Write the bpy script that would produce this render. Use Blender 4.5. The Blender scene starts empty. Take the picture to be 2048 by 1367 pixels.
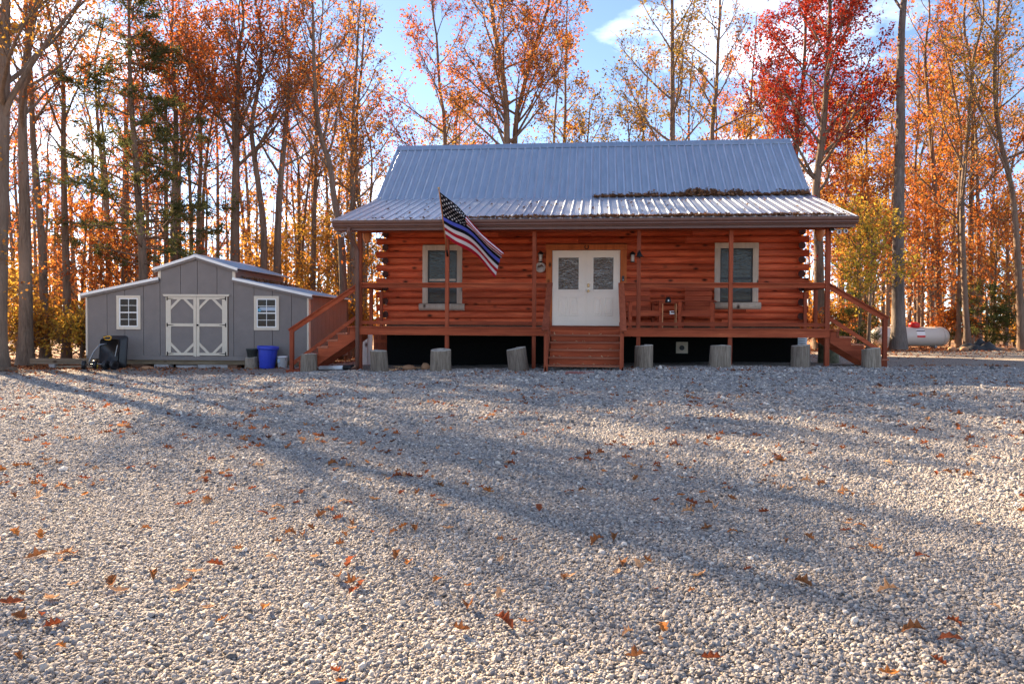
import bpy, math, random
import numpy as np
from mathutils import Vector, Matrix

R = math.radians
random.seed(7)
rng = np.random.default_rng(7)
S = bpy.context.scene
COL = S.collection

# ------------------------------------------------------------------ camera
FPX = 1580.0
PSI, PITCH, ROLL = R(6.07), R(1.30), R(.31)
CAM = Vector((.27, -19.12, 1.2))
fw = Vector((-math.sin(PSI) * math.cos(PITCH), math.cos(PSI) * math.cos(PITCH), -math.sin(PITCH)))
rt = Vector((math.cos(PSI), math.sin(PSI), 0))
up = rt.cross(fw)
r2 = rt * math.cos(ROLL) + up * math.sin(ROLL)
u2 = -rt * math.sin(ROLL) + up * math.cos(ROLL)
cd = bpy.data.cameras.new('camera')
cd.sensor_width = 36; cd.lens = FPX / 2048 * 36
cd.clip_start = .05; cd.clip_end = 3000
cam = bpy.data.objects.new('camera', cd); COL.objects.link(cam)
m = Matrix((r2, u2, -fw)).transposed().to_4x4(); m.translation = CAM
cam.matrix_world = m
S.camera = cam

# ------------------------------------------------------------------ light
SUN_AZ = Vector((-.713, .70, 0)).normalized()      # horizontal direction towards the sun
SUN_EL = R(26.5)
sun_dir = Vector((SUN_AZ.x * math.cos(SUN_EL), SUN_AZ.y * math.cos(SUN_EL), math.sin(SUN_EL)))
sd = bpy.data.lights.new('sun', 'SUN'); sd.energy = 5.0; sd.angle = R(.55); sd.color = (1, .75, .48)
sun = bpy.data.objects.new('sun', sd); COL.objects.link(sun)
sun.rotation_euler = (-sun_dir).to_track_quat('-Z', 'Y').to_euler()
sun.location = sun_dir * 60

W = bpy.data.worlds.new('World'); S.world = W; W.use_nodes = True
nt = W.node_tree; N = nt.nodes; L = nt.links
for n in list(N): N.remove(n)
def nd(t, **k):
    n = N.new(t)
    for a, b in k.items(): setattr(n, a, b)
    return n
sky = nd('ShaderNodeTexSky', sky_type='NISHITA'); sky.sun_disc = False
sky.sun_elevation = SUN_EL
sky.sun_rotation = math.atan2(SUN_AZ.x, SUN_AZ.y)
sky.air_density = .55; sky.dust_density = .1; sky.ozone_density = .8
bg = nd('ShaderNodeBackground'); bg.inputs[1].default_value = .05
out = nd('ShaderNodeOutputWorld')
tc = nd('ShaderNodeTexCoord'); sep = nd('ShaderNodeSeparateXYZ')
L.new(tc.outputs['Generated'], sep.inputs[0])
def mth(op, a, b=None, clamp=False):
    n = nd('ShaderNodeMath', operation=op); n.use_clamp = clamp
    for i, v in enumerate((a, b)):
        if v is None: continue
        if isinstance(v, (int, float)): n.inputs[i].default_value = v
        else: L.new(v, n.inputs[i])
    return n.outputs[0]
zz = mth('ADD', mth('MAXIMUM', sep.outputs[2], 0.0), .16)
cx = mth('DIVIDE', sep.outputs[0], zz); cy = mth('DIVIDE', sep.outputs[1], zz)
cmb = nd('ShaderNodeCombineXYZ'); L.new(cx, cmb.inputs[0]); L.new(cy, cmb.inputs[1]); cmb.inputs[2].default_value = 33.0
nz = nd('ShaderNodeTexNoise'); nz.inputs['Scale'].default_value = 1.15; nz.inputs['Detail'].default_value = 9; nz.inputs['Roughness'].default_value = .55
L.new(cmb.outputs[0], nz.inputs['Vector'])
rp = nd('ShaderNodeValToRGB'); rp.color_ramp.elements[0].position = .515; rp.color_ramp.elements[1].position = .7
L.new(nz.outputs[0], rp.inputs[0])
mx = nd('ShaderNodeMixRGB'); L.new(rp.outputs[0], mx.inputs[0]); L.new(sky.outputs[0], mx.inputs[1])
mx.inputs[2].default_value = (11.8, 12.4, 13.6, 1)
L.new(mx.outputs[0], bg.inputs[0]); L.new(bg.outputs[0], out.inputs[0])

S.view_settings.view_transform = 'Standard'; S.view_settings.look = 'None'
S.view_settings.exposure = 2.68; S.view_settings.gamma = 1.0
S.render.engine = 'CYCLES'
S.cycles.use_denoising = True
S.cycles.max_bounces = 5; S.cycles.diffuse_bounces = 3; S.cycles.glossy_bounces = 3; S.cycles.transmission_bounces = 3

# ------------------------------------------------------------------ materials
def new_mat(name):
    ma = bpy.data.materials.new(name); ma.use_nodes = True
    t = ma.node_tree; t.nodes.clear()
    o = t.nodes.new('ShaderNodeOutputMaterial'); b = t.nodes.new('ShaderNodeBsdfPrincipled')
    t.links.new(b.outputs[0], o.inputs[0])
    return ma, t, b, o
def ramp(t, stops, fac):
    n = t.nodes.new('ShaderNodeValToRGB'); e = n.color_ramp.elements
    while len(e) < len(stops): e.new(.5)
    for i, (p, c) in enumerate(stops):
        e[i].position = p; e[i].color = (c[0], c[1], c[2], 1)
    t.links.new(fac, n.inputs[0]); return n.outputs[0]
def coords(t, scale=(1, 1, 1), rand=True):
    c = t.nodes.new('ShaderNodeTexCoord'); mp = t.nodes.new('ShaderNodeMapping')
    mp.inputs['Scale'].default_value = scale
    t.links.new(c.outputs['Object'], mp.inputs['Vector'])
    if rand:
        oi = t.nodes.new('ShaderNodeObjectInfo'); mu = t.nodes.new('ShaderNodeMath'); mu.operation = 'MULTIPLY'; mu.inputs[1].default_value = 37.
        t.links.new(oi.outputs['Random'], mu.inputs[0])
        cb = t.nodes.new('ShaderNodeCombineXYZ')
        for i in range(3): t.links.new(mu.outputs[0], cb.inputs[i])
        t.links.new(cb.outputs[0], mp.inputs['Location'])
    return mp.outputs[0]
def noise(t, vec, scale, detail=4, rough=.55, dist=0):
    n = t.nodes.new('ShaderNodeTexNoise'); n.inputs['Scale'].default_value = scale; n.inputs['Detail'].default_value = detail
    n.inputs['Roughness'].default_value = rough; n.inputs['Distortion'].default_value = dist
    t.links.new(vec, n.inputs['Vector']); return n.outputs[0]
def mixc(t, fac, a, b, mode='MIX'):
    n = t.nodes.new('ShaderNodeMixRGB'); n.blend_type = mode
    for i, v in enumerate((fac, a, b)):
        if isinstance(v, (int, float)): n.inputs[i].default_value = v
        elif isinstance(v, tuple): n.inputs[i].default_value = (v[0], v[1], v[2], 1)
        else: t.links.new(v, n.inputs[i])
    return n.outputs[0]
def bump(t, b, h, strength=.3, dist=.01):
    n = t.nodes.new('ShaderNodeBump'); n.inputs['Strength'].default_value = strength; n.inputs['Distance'].default_value = dist
    t.links.new(h, n.inputs['Height']); t.links.new(n.outputs[0], b.inputs['Normal'])
def simple(name, col, rough=.6, metal=0., var=.25, scale=6, bmp=.1, spec=.4):
    ma, t, b, o = new_mat(name)
    v = coords(t); n = noise(t, v, scale, 6, .65)
    lo = tuple(c * (1 - var) for c in col); hi = tuple(min(1, c * (1 + var)) for c in col)
    t.links.new(ramp(t, [(.3, lo), (.7, hi)], n), b.inputs['Base Color'])
    b.inputs['Roughness'].default_value = rough; b.inputs['Metallic'].default_value = metal
    b.inputs['Specular IOR Level'].default_value = spec
    if bmp: bump(t, b, noise(t, v, scale * 8, 3), bmp, .005)
    return ma
def wood(name, axis, dark, mid, light, knots=True, rough=.7, grain=1.):
    ma, t, b, o = new_mat(name)
    sc = [9., 9., 9.]; sc[axis] = .55
    v = coords(t, tuple(sc)); g1 = noise(t, v, 1.6 * grain, 7, .7, .6)
    col = ramp(t, [(.28, dark), (.5, mid), (.74, light)], g1)
    sb = [1., 1., 1.]; sb[axis] = .35
    big = noise(t, coords(t, tuple(sb)), 1.3, 3)
    col = mixc(t, ramp(t, [(.35, (0, 0, 0)), (.7, (.3, .3, .3))], big), col, dark)
    if knots:
        sk = [1., 1., 1.]; sk[axis] = .6
        vk = coords(t, tuple(sk)); vo = t.nodes.new('ShaderNodeTexVoronoi'); vo.inputs['Scale'].default_value = 3.6
        t.links.new(vk, vo.inputs['Vector'])
        col = mixc(t, ramp(t, [(.05, (1, 1, 1)), (.11, (.7, .7, .7)), (.21, (0, 0, 0))], vo.outputs['Distance']), col, (.035, .011, .006))
    # blotchy stain and a slightly different tone for every piece
    bl = noise(t, coords(t, tuple(3.2 if i != axis else .9 for i in range(3))), 1.5, 5, .7)
    col = mixc(t, 1., col, ramp(t, [(.32, (.8, .76, .74)), (.68, (1.12, 1.1, 1.08))], bl), 'MULTIPLY')
    oi = t.nodes.new('ShaderNodeObjectInfo')
    col = mixc(t, 1., col, ramp(t, [(0., (.76, .74, .74)), (1., (1.16, 1.14, 1.1))], oi.outputs['Random']), 'MULTIPLY')
    t.links.new(col, b.inputs['Base Color']); b.inputs['Roughness'].default_value = rough
    b.inputs['Specular IOR Level'].default_value = .18
    bump(t, b, g1, .45, .008)
    return ma
ST = ((.28, .044, .02), (.6, .115, .048), (.82, .215, .088))
M = {}
M['log'] = wood('stained_log', 0, *ST)
M['log_y'] = wood('stained_log_side', 1, *ST)
M['stain_x'] = wood('stained_board', 0, (.19, .04, .018), (.31, .066, .027), (.44, .115, .048), knots=False)
M['stain_z'] = wood('stained_post', 2, (.16, .035, .018), (.27, .062, .028), (.4, .11, .05), knots=False)
M['stain_y'] = wood('stained_board_deep', 1, (.17, .04, .02), (.26, .066, .032), (.37, .11, .055), knots=False)
M['tread'] = wood('worn_tread', 0, (.22, .075, .045), (.36, .13, .075), (.48, .2, .12), knots=False)
M['doortrim'] = wood('stained_door_trim', 2, (.38, .1, .03), (.5, .14, .045), (.58, .18, .06))
M['logend'] = simple('weathered_log_end', (.07, .03, .024), .95, 0, .5, 14, .4, .05)
M['darkwood'] = simple('dark_framing', (.12, .06, .035), .8, 0, .4, 10, .3)  # dark brown tone for framing, wall backing and small parts
M['trim'] = wood('grey_window_trim', 2, (.42, .35, .28), (.52, .44, .36), (.6, .52, .43), rough=.8)
M['white'] = simple('white_paint', (.88, .77, .64), .45, 0, .03, 3, .03)
M['gutter'] = simple('brown_gutter', (.12, .055, .04), .42, 0, .15, 5, .03)
M['black'] = simple('black_fabric', (.008, .008, .008), .95, 0, .3, 30, .3, .1)
M['blackmetal'] = simple('black_metal', (.012, .012, .013), .45, .6, .3, 20, .05)
M['blackplastic'] = simple('black_plastic', (.012, .012, .014), .4, 0, .3, 8, .06)
M['greymetal'] = simple('grey_metal', (.2, .21, .23), .4, .7, .2, 12, .05)
M['brass'] = simple('aged_brass', (.3, .2, .1), .35, .9, .3, 20, .05)
M['yellow'] = simple('yellow_plastic', (.6, .33, .03), .5, 0, .15, 8, .03)
M['blue'] = simple('blue_plastic', (.03, .055, .45), .42, 0, .15, 5, .05)
M['pot'] = simple('dark_pot', (.06, .065, .06), .7, 0, .3, 9, .1)
M['bucket'] = simple('white_plastic', (.72, .74, .78), .45, 0, .06, 5, .03)
M['concrete'] = simple('concrete', (.33, .31, .3), .9, 0, .25, 12, .3)
M['timber'] = wood('weathered_timber', 0, (.16, .12, .08), (.27, .21, .15), (.37, .3, .22), rough=.9)
M['board_white'] = wood('bleached_board', 2, (.4, .37, .36), (.55, .52, .5), (.66, .62, .6), rough=.9)
M['stump'] = wood('weathered_stump', 2, (.09, .073, .058), (.25, .21, .17), (.42, .365, .3), knots=False, rough=.95, grain=2.2)
M['stumptop'] = simple('sawn_stump_top', (.32, .29, .25), .92, 0, .4, 9, .5)
M['stumpdark'] = simple('mossy_stump', (.09, .085, .05), .95, 0, .6, 9, .5)
M['rock'] = simple('brown_rock', (.36, .19, .1), .85, 0, .35, 5, .5)
M['shed'] = simple('grey_shed_siding', (.2, .175, .163), .75, 0, .08, 3, .15, .25)
M['shedside'] = M['shed']
M['cream'] = simple('cream_trim', (.62, .54, .43), .65, 0, .06, 4, .06)
M['vinyl'] = simple('white_vinyl', (.8, .79, .76), .4, 0, .03, 4, .02)
M['tank'] = simple('painted_tank', (.56, .51, .45), .42, 0, .05, 2.5, .04)
M['tankstain'] = simple('rusty_tank_stain', (.45, .38, .32), .6, 0, .3, 4, .05)
M['red'] = simple('red_paint', (.6, .02, .02), .4, 0, .12, 5, .03)
M['redmat'] = simple('faded_red_mat', (.3, .11, .09), .9, 0, .3, 10, .3)
M['tarp'] = simple('dark_tarp', (.012, .013, .015), .5, 0, .4, 8, .4)
M['terracotta'] = simple('orange_gourd', (.55, .19, .07), .6, 0, .15, 8, .1)
M['bark'] = None
def bark(name, lo, hi):
    ma, t, b, o = new_mat(name)
    v = coords(t, (7, 7, .9)); g1 = noise(t, v, 2.2, 8, .72, .8)
    big = noise(t, coords(t, (1, 1, .5)), 1.1, 3)
    c = ramp(t, [(.3, lo), (.72, hi)], g1)
    c = mixc(t, ramp(t, [(.45, (0, 0, 0)), (.75, (.5, .5, .5))], big), c, tuple(x * 1.35 for x in hi))
    t.links.new(c, b.inputs['Base Color']); b.inputs['Roughness'].default_value = .95; b.inputs['Specular IOR Level'].default_value = .15
    bump(t, b, g1, .9, .05)
    return ma
M['bark'] = bark('grey_bark', (.07, .05, .038), (.22, .165, .125))
M['bark2'] = bark('brown_bark', (.07, .047, .034), (.23, .16, .115))
M['barkbig'] = bark('mottled_bark', (.04, .034, .032), (.2, .17, .15))
# metal roof
def metal_roof():
    ma, t, b, o = new_mat('galvanised_roof')
    v = coords(t, (1, .2, .2)); n = noise(t, v, 7, 5, .6)
    t.links.new(ramp(t, [(.3, (.38, .44, .52)), (.7, (.48, .54, .62))], n), b.inputs['Base Color'])
    b.inputs['Metallic'].default_value = .8
    t.links.new(ramp(t, [(.3, (.3, .3, .3)), (.7, (.38, .38, .38))], noise(t, v, 3, 4)), b.inputs['Roughness'])
    bump(t, b, noise(t, coords(t, (1, .1, .1)), 18, 2), .08, .01)
    return ma
M['roof'] = metal_roof()
def glass(name, tint, bmp=0, bs=12, rough=.03, spec=.5):
    ma, t, b, o = new_mat(name)
    b.inputs['Base Color'].default_value = (*tint, 1); b.inputs['Roughness'].default_value = rough
    b.inputs['Specular IOR Level'].default_value = spec
    if bmp:
        n = t.nodes.new('ShaderNodeBump'); n.inputs['Strength'].default_value = bmp; n.inputs['Distance'].default_value = .02
        t.links.new(noise(t, coords(t, (1, 1, 2.2)), bs, 3, .5, 1.5), n.inputs['Height'])
        t.links.new(n.outputs[0], b.inputs['Normal'])
    return ma
M['glass'] = glass('window_glass', (.022, .024, .018), .25, 7, .05, .3)
M['screen'] = simple('insect_screen', (.014, .012, .012), .7, 0, .2, 40, .1)
M['film'] = glass('door_glass_under_crinkled_film', (.095, .066, .043), 1., 7, .12, .8)
M['shedglass'] = glass('shed_window_glass', (.02, .015, .013), .2, 6, .05, .25)
# leaves
def leaf_mat(name, cols, transl=.42):
    ma = bpy.data.materials.new(name); ma.use_nodes = True
    t = ma.node_tree; t.nodes.clear(); o = t.nodes.new('ShaderNodeOutputMaterial')
    ge = t.nodes.new('ShaderNodeNewGeometry')
    n = len(cols); stops = [(i / max(1, n - 1), c) for i, c in enumerate(cols)]
    c = ramp(t, stops, ge.outputs['Random Per Island'])
    d = t.nodes.new('ShaderNodeBsdfDiffuse'); tr = t.nodes.new('ShaderNodeBsdfTranslucent')
    mxs = t.nodes.new('ShaderNodeMixShader'); mxs.inputs[0].default_value = transl
    t.links.new(c, d.inputs[0])
    t.links.new(mixc(t, .5, c, mixc(t, 1., c, (1.25, 1.05, .8), 'MULTIPLY')), tr.inputs[0])
    t.links.new(d.outputs[0], mxs.inputs[1]); t.links.new(tr.outputs[0], mxs.inputs[2]); t.links.new(mxs.outputs[0], o.inputs[0])
    return ma
PAL = {
 'orange': [(.26, .07, .02), (.45, .125, .025), (.58, .19, .03), (.62, .29, .05)],
 'rust': [(.18, .048, .02), (.35, .085, .022), (.47, .125, .025), (.54, .19, .035)],
 'brown': [(.13, .056, .025), (.26, .11, .03), (.38, .16, .035), (.47, .23, .05)],
 'red': [(.14, .012, .01), (.27, .02, .013), (.39, .036, .017), (.46, .09, .025)],
 'gold': [(.32, .15, .025), (.48, .25, .035), (.57, .34, .045), (.6, .22, .035)],
 'olive': [(.12, .1, .025), (.24, .18, .03), (.36, .24, .035), (.42, .21, .035)],
 'yellow': [(.42, .27, .03), (.56, .37, .04), (.62, .42, .06), (.58, .25, .035)],
 'yellowgreen': [(.2, .2, .03), (.38, .32, .04), (.54, .38, .045), (.58, .27, .04)],
 'pine': [(.045, .065, .03), (.07, .095, .038), (.1, .12, .045), (.16, .14, .05)],
 'cedar': [(.05, .075, .03), (.08, .11, .035), (.12, .14, .04), (.18, .17, .045)],
}
def mute(c, k=.06):
    l_ = .3 * c[0] + .59 * c[1] + .11 * c[2]; return tuple(x * (1 - k) + l_ * k for x in c)
for k, c in PAL.items(): M['leaf_' + k] = leaf_mat('leaves_' + k, [tuple(v * .88 for v in mute(x)) for x in c])
M['dead_rust'] = leaf_mat('fallen_rust_leaf', [(.15, .045, .025), (.25, .075, .035)], .15)
M['dead_tan'] = leaf_mat('fallen_tan_leaf', [(.36, .2, .11), (.5, .3, .17)], .15)
M['dead_orange'] = leaf_mat('fallen_orange_leaf', [(.3, .11, .035), (.4, .16, .05)], .15)
M['dead_brown'] = leaf_mat('fallen_brown_leaf', [(.14, .06, .03), (.24, .11, .05)], .15)
M['dead_mix'] = leaf_mat('leaf_litter', [(.1, .045, .028), (.22, .075, .035), (.33, .11, .045), (.42, .23, .12)], .15)
M['dead_roof'] = leaf_mat('roof_leaf_litter', [(.08, .04, .025), (.15, .075, .04), (.23, .12, .065), (.34, .19, .11)], .1)
# ground
def ground_mats():
    ma, t, b, o = new_mat('forest_floor')
    c = t.nodes.new('ShaderNodeTexCoord').outputs['Object']
    n = noise(t, c, 9, 8, .7); n2 = noise(t, c, .35, 4)
    col = ramp(t, [(.3, (.09, .045, .025)), (.5, (.26, .11, .045)), (.62, (.36, .17, .06)), (.78, (.42, .26, .13))], n)
    col = mixc(t, ramp(t, [(.4, (0, 0, 0)), (.65, (.6, .6, .6))], n2), col, (.2, .14, .07))
    t.links.new(col, b.inputs['Base Color']); b.inputs['Roughness'].default_value = .95
    bump(t, b, noise(t, c, 22, 6, .7), .8, .06)
    M['floor'] = ma
    ma, t, b, o = new_mat('gravel_ground')
    c = t.nodes.new('ShaderNodeTexCoord').outputs['Object']
    vo = t.nodes.new('ShaderNodeTexVoronoi'); vo.inputs['Scale'].default_value = 44
    t.links.new(c, vo.inputs['Vector'])
    bw = t.nodes.new('ShaderNodeRGBToBW'); t.links.new(vo.outputs['Color'], bw.inputs[0])
    col = ramp(t, [(.15, (.15, .14, .135)), (.5, (.36, .32, .285)), (.85, (.55, .485, .42))], bw.outputs[0])
    big = noise(t, c, .5, 4)
    col = mixc(t, ramp(t, [(.4, (0, 0, 0)), (.75, (.35, .35, .35))], big), col, (.3, .26, .22))
    dk = ramp(t, [(.25, (1, 1, 1)), (.62, (.5, .48, .46))], vo.outputs['Distance'])
    t.links.new(mixc(t, 1., col, dk, 'MULTIPLY'), b.inputs['Base Color'])
    b.inputs['Roughness'].default_value = .9; b.inputs['Specular IOR Level'].default_value = .2
    iv = t.nodes.new('ShaderNodeMath'); iv.operation = 'SUBTRACT'; iv.inputs[0].default_value = 1.
    t.links.new(vo.outputs['Distance'], iv.inputs[1])
    bump(t, b, iv.outputs[0], 1., .022)
    M['gravel'] = ma
    ma, t, b, o = new_mat('gravel_stone')
    at = t.nodes.new('ShaderNodeAttribute'); at.attribute_type = 'INSTANCER'; at.attribute_name = 'tint'
    col = ramp(t, [(0., (.1, .098, .102)), (.16, (.23, .2, .182)), (.32, (.18, .184, .2)), (.48, (.34, .302, .27)), (.62, (.25, .25, .262)), (.78, (.44, .39, .34)), (.9, (.38, .374, .376)), (1., (.66, .6, .54))], at.outputs['Fac'])
    cc = t.nodes.new('ShaderNodeTexCoord').outputs['Object']
    col = mixc(t, 1., col, ramp(t, [(.3, (.82, .81, .8)), (.7, (1.08, 1.06, 1.03))], noise(t, cc, 1.7, 3)), 'MULTIPLY')
    t.links.new(col, b.inputs['Base Color']); b.inputs['Roughness'].default_value = .85; b.inputs['Specular IOR Level'].default_value = .25
    M['stone'] = ma
ground_mats()

# ------------------------------------------------------------------ mesh helpers
class MB:
    def __init__(s): s.v = []; s.f = []; s.m = []; s.sm = []
    def add(s, vs, fs, mi=0, sm=False):
        o = len(s.v); s.v += [tuple(v) for v in vs]
        for f in fs: s.f.append(tuple(i + o for i in f)); s.m.append(mi); s.sm.append(sm)
        return s
    def box(s, x0, x1, y0, y1, z0, z1, mi=0, mat=None):
        vs = [Vector((x, y, z)) for x in (x0, x1) for y in (y0, y1) for z in (z0, z1)]
        if mat is not None: vs = [mat @ v for v in vs]
        return s.add(vs, [(0, 1, 3, 2), (4, 6, 7, 5), (0, 4, 5, 1), (2, 3, 7, 6), (0, 2, 6, 4), (1, 5, 7, 3)], mi)
    def beam(s, p, q, w, h, upv=(0, 0, 1), mi=0):
        p, q = Vector(p), Vector(q); d = (q - p).normalized(); a = d.cross(Vector(upv)).normalized(); b = a.cross(d)
        vs = []
        for c in (p, q):
            for i, j in ((-1, -1), (1, -1), (1, 1), (-1, 1)): vs.append(c + a * (i * w / 2) + b * (j * h / 2))
        return s.add(vs, [(0, 1, 2, 3), (7, 6, 5, 4), (0, 4, 5, 1), (1, 5, 6, 2), (2, 6, 7, 3), (3, 7, 4, 0)], mi)
    def tube(s, pts, rad, n=8, caps=True, mi=0, sm=True):
        pts = [Vector(p) for p in pts]
        if not hasattr(rad, '__len__'): rad = [rad] * len(pts)
        vs = []; a = None
        for i, p in enumerate(pts):
            d = (pts[min(i + 1, len(pts) - 1)] - pts[max(i - 1, 0)]).normalized()
            if a is None: a = d.orthogonal().normalized()
            a = (a - d * a.dot(d)).normalized(); b = d.cross(a)
            for k in range(n):
                t = 2 * math.pi * k / n; vs.append(p + (a * math.cos(t) + b * math.sin(t)) * rad[i])
        fs = [(i * n + k, i * n + (k + 1) % n, (i + 1) * n + (k + 1) % n, (i + 1) * n + k) for i in range(len(pts) - 1) for k in range(n)]
        s.add(vs, fs, mi, sm)
        if caps:
            o = len(s.v) - len(vs)
            s.f.append(tuple(o + k for k in reversed(range(n)))); s.m.append(mi); s.sm.append(False)
            e = o + (len(pts) - 1) * n
            s.f.append(tuple(e + k for k in range(n))); s.m.append(mi); s.sm.append(False)
        return s
    def prism(s, poly, axis, a, b, mi=0, sm=False):
        # poly: 2-D points in the other two axes (in order), extruded along axis from a to b
        def P(u, v, w):
            return ((w, u, v), (u, w, v), (u, v, w))[axis]
        n = len(poly)
        vs = [P(u, v, a) for u, v in poly] + [P(u, v, b) for u, v in poly]
        fs = [(i, (i + 1) % n, n + (i + 1) % n, n + i) for i in range(n)]
        s.add(vs, fs, mi, sm)
        o = len(s.v) - 2 * n
        s.f += [tuple(o + i for i in reversed(range(n))), tuple(o + n + i for i in range(n))]; s.m += [mi, mi]; s.sm += [False, False]
        return s
    def lathe(s, prof, n=20, mi=0, cx=0, cy=0, sm=True, fn=None):
        vs = []
        for r, z in prof:
            for k in range(n):
                t = 2 * math.pi * k / n; v = (cx + r * math.cos(t), cy + r * math.sin(t), z)
                vs.append(fn(v, t) if fn else v)
        fs = [(i * n + k, i * n + (k + 1) % n, (i + 1) * n + (k + 1) % n, (i + 1) * n + k) for i in range(len(prof) - 1) for k in range(n)]
        return s.add(vs, fs, mi, sm)
    def build(s, name, mat, parent=None, loc=None):
        me = bpy.data.meshes.new(name); me.from_pydata(s.v, [], s.f)
        for x in (mat if isinstance(mat, (list, tuple)) else [mat]): me.materials.append(x)
        me.polygons.foreach_set('material_index', s.m); me.polygons.foreach_set('use_smooth', s.sm)
        me.update()
        o = bpy.data.objects.new(name, me); COL.objects.link(o)
        if parent is not None: o.parent = parent
        if loc is not None: o.location = loc
        return o
def tag(o, label=None, cat=None, group=None, kind=None):
    if label: o['label'] = label
    if cat: o['category'] = cat
    if group: o['group'] = group
    if kind: o['kind'] = kind
    return o
def thing(name, label, cat, loc=(0, 0, 0), rz=0, group=None):
    o = bpy.data.objects.new(name, None); COL.objects.link(o); o.location = loc; o.rotation_euler = (0, 0, rz)
    return tag(o, label, cat, group)
def obj_of(name, me, parent=None, loc=None, rot=None, scale=None):
    o = bpy.data.objects.new(name, me); COL.objects.link(o)
    if parent is not None: o.parent = parent
    if loc is not None: o.location = loc
    if rot is not None: o.rotation_euler = rot
    if scale is not None: o.scale = scale
    return o
def np_mesh(name, V, Q, mat, smooth=False):
    me = bpy.data.meshes.new(name); V = np.asarray(V, np.float32); Q = np.asarray(Q, np.int32)
    k = Q.shape[1]
    me.vertices.add(len(V)); me.vertices.foreach_set('co', V.ravel())
    me.loops.add(Q.size); me.loops.foreach_set('vertex_index', Q.ravel())
    me.polygons.add(len(Q)); me.polygons.foreach_set('loop_start', np.arange(0, Q.size, k, dtype=np.int32))
    me.polygons.foreach_set('use_smooth', np.full(len(Q), smooth))
    me.materials.append(mat); me.update(calc_edges=True); me.validate()
    return me
PX = [-40, -16, -10, -7.3, -5.57, -1.2, 1.3, 3.46, 6.9, 10, 16, 30]
PZ = [-.13, -.13, -.125, -.04, .025, .1, .18, .215, .24, .26, .3, .3]
def g(x, y):
    s = np.clip((np.asarray(y, float) + 14) / 12., 0, 1); s = s * s * (3 - 2 * s)
    return np.interp(x, PX, PZ) * s
def gz(x, y): return float(g(x, y))

# ------------------------------------------------------------------ ground
def axis_pts(lo, hi, flo, fhi, fine, coarse):
    a = list(np.arange(flo, fhi + 1e-6, fine)); k = 1
    p = flo
    while p > lo: p -= coarse * k; k *= 1.6; a.insert(0, max(p, lo))
    p = fhi; k = 1
    while p < hi: p += coarse * k; k *= 1.6; a.append(min(p, hi))
    return np.array(a)
def grid_mesh(name, xs, yfun, nv, mat, dz):
    V = []; nx = len(xs)
    for x in xs:
        ys = yfun(x)
        V += [(x, y, 0) for y in ys]
    V = np.array(V); V[:, 2] = g(V[:, 0], V[:, 1]) + dz + .012 * np.sin(V[:, 0] * 1.7 + V[:, 1] * .6) * np.sin(V[:, 1] * 1.3 - .5 * V[:, 0])
    Q = [(i * nv + j, (i + 1) * nv + j, (i + 1) * nv + j + 1, i * nv + j + 1) for i in range(nx - 1) for j in range(nv - 1)]
    return np_mesh(name, V, Q, mat, True)
ysg = axis_pts(-900, 900, -30, 60, 1., 3.)
ground = obj_of('ground', grid_mesh('ground', axis_pts(-900, 900, -40, 45, 1., 3.), lambda x: ysg, len(ysg), M['floor'], -.03)); tag(ground, kind='structure')
def yard_far(x):
    b = np.interp(x, [-30, -17, -14.5, -12, -8.6, -7.6, -6.3, 6.2, 7.5, 12, 20, 40], [-.5, .6, 1.5, 2.6, 3.6, 6.5, 10.5, 10.5, 11.3, 11.8, 13, 14])
    return b + .3 * math.sin(x * 1.9) + .18 * math.sin(x * 4.3 + 1)
NV = 90
yard = obj_of('gravel_yard', grid_mesh('gravel_yard', np.arange(-30, 40.01, .4), lambda x: np.linspace(-28, yard_far(x), NV), NV, M['gravel'], .004)); tag(yard, kind='structure')

# ------------------------------------------------------------------ cabin
cab = thing('log_cabin', 'red stained log cabin with covered porch and grey metal roof', 'cabin')
DK = 1.125
def part(name, mb, mat, parent=cab, label=None):
    o = mb.build(name, mat, parent)
    if label: o['label'] = label
    return o
WY = 2.32
POSTS = [-5.58, -3.377, -1.232, 1.276, 3.428, 5.64]
# walls
fwall = part('front_wall', MB().box(-5.53, 5.6, WY + .02, WY + .16, .92, 3.86), M['darkwood'])
CH = .184; Z0 = 1.165
def log_mesh(x0, x1, zc, bul=.072, endround=False):
    mb = MB(); n = max(2, int((x1 - x0) / .8) + 1)
    prof = [(.03, -.092), (-.002, -.09), (-.046, -.072), (-.07, -.04), (-.078, 0), (-.07, .04), (-.046, .072), (-.002, .09), (.03, .092)]
    k = len(prof); vs = []
    for i in range(n):
        x = x0 + (x1 - x0) * i / (n - 1); dz = random.uniform(-.004, .004); db = random.uniform(.9, 1.1)
        for y, z in prof: vs.append((x, WY + (y * db if y < 0 else y), zc + z * .985 + dz * (abs(z) < .09)))
    fs = [(i * k + j, i * k + j + 1, (i + 1) * k + j + 1, (i + 1) * k + j) for i in range(n - 1) for j in range(k - 1)]
    mb.add(vs, fs, 0, True)
    mb.f.append(tuple(range(k))); mb.m.append(0); mb.sm.append(False)
    mb.f.append(tuple((n - 1) * k + j for j in reversed(range(k)))); mb.m.append(0); mb.sm.append(False)
    return mb
OPEN = [(-1.09, 1.07, 0, 3.34), (-4.484, -3.382, 1.757, 3.348), (3.373, 4.501, 1.8, 3.37)]
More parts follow.
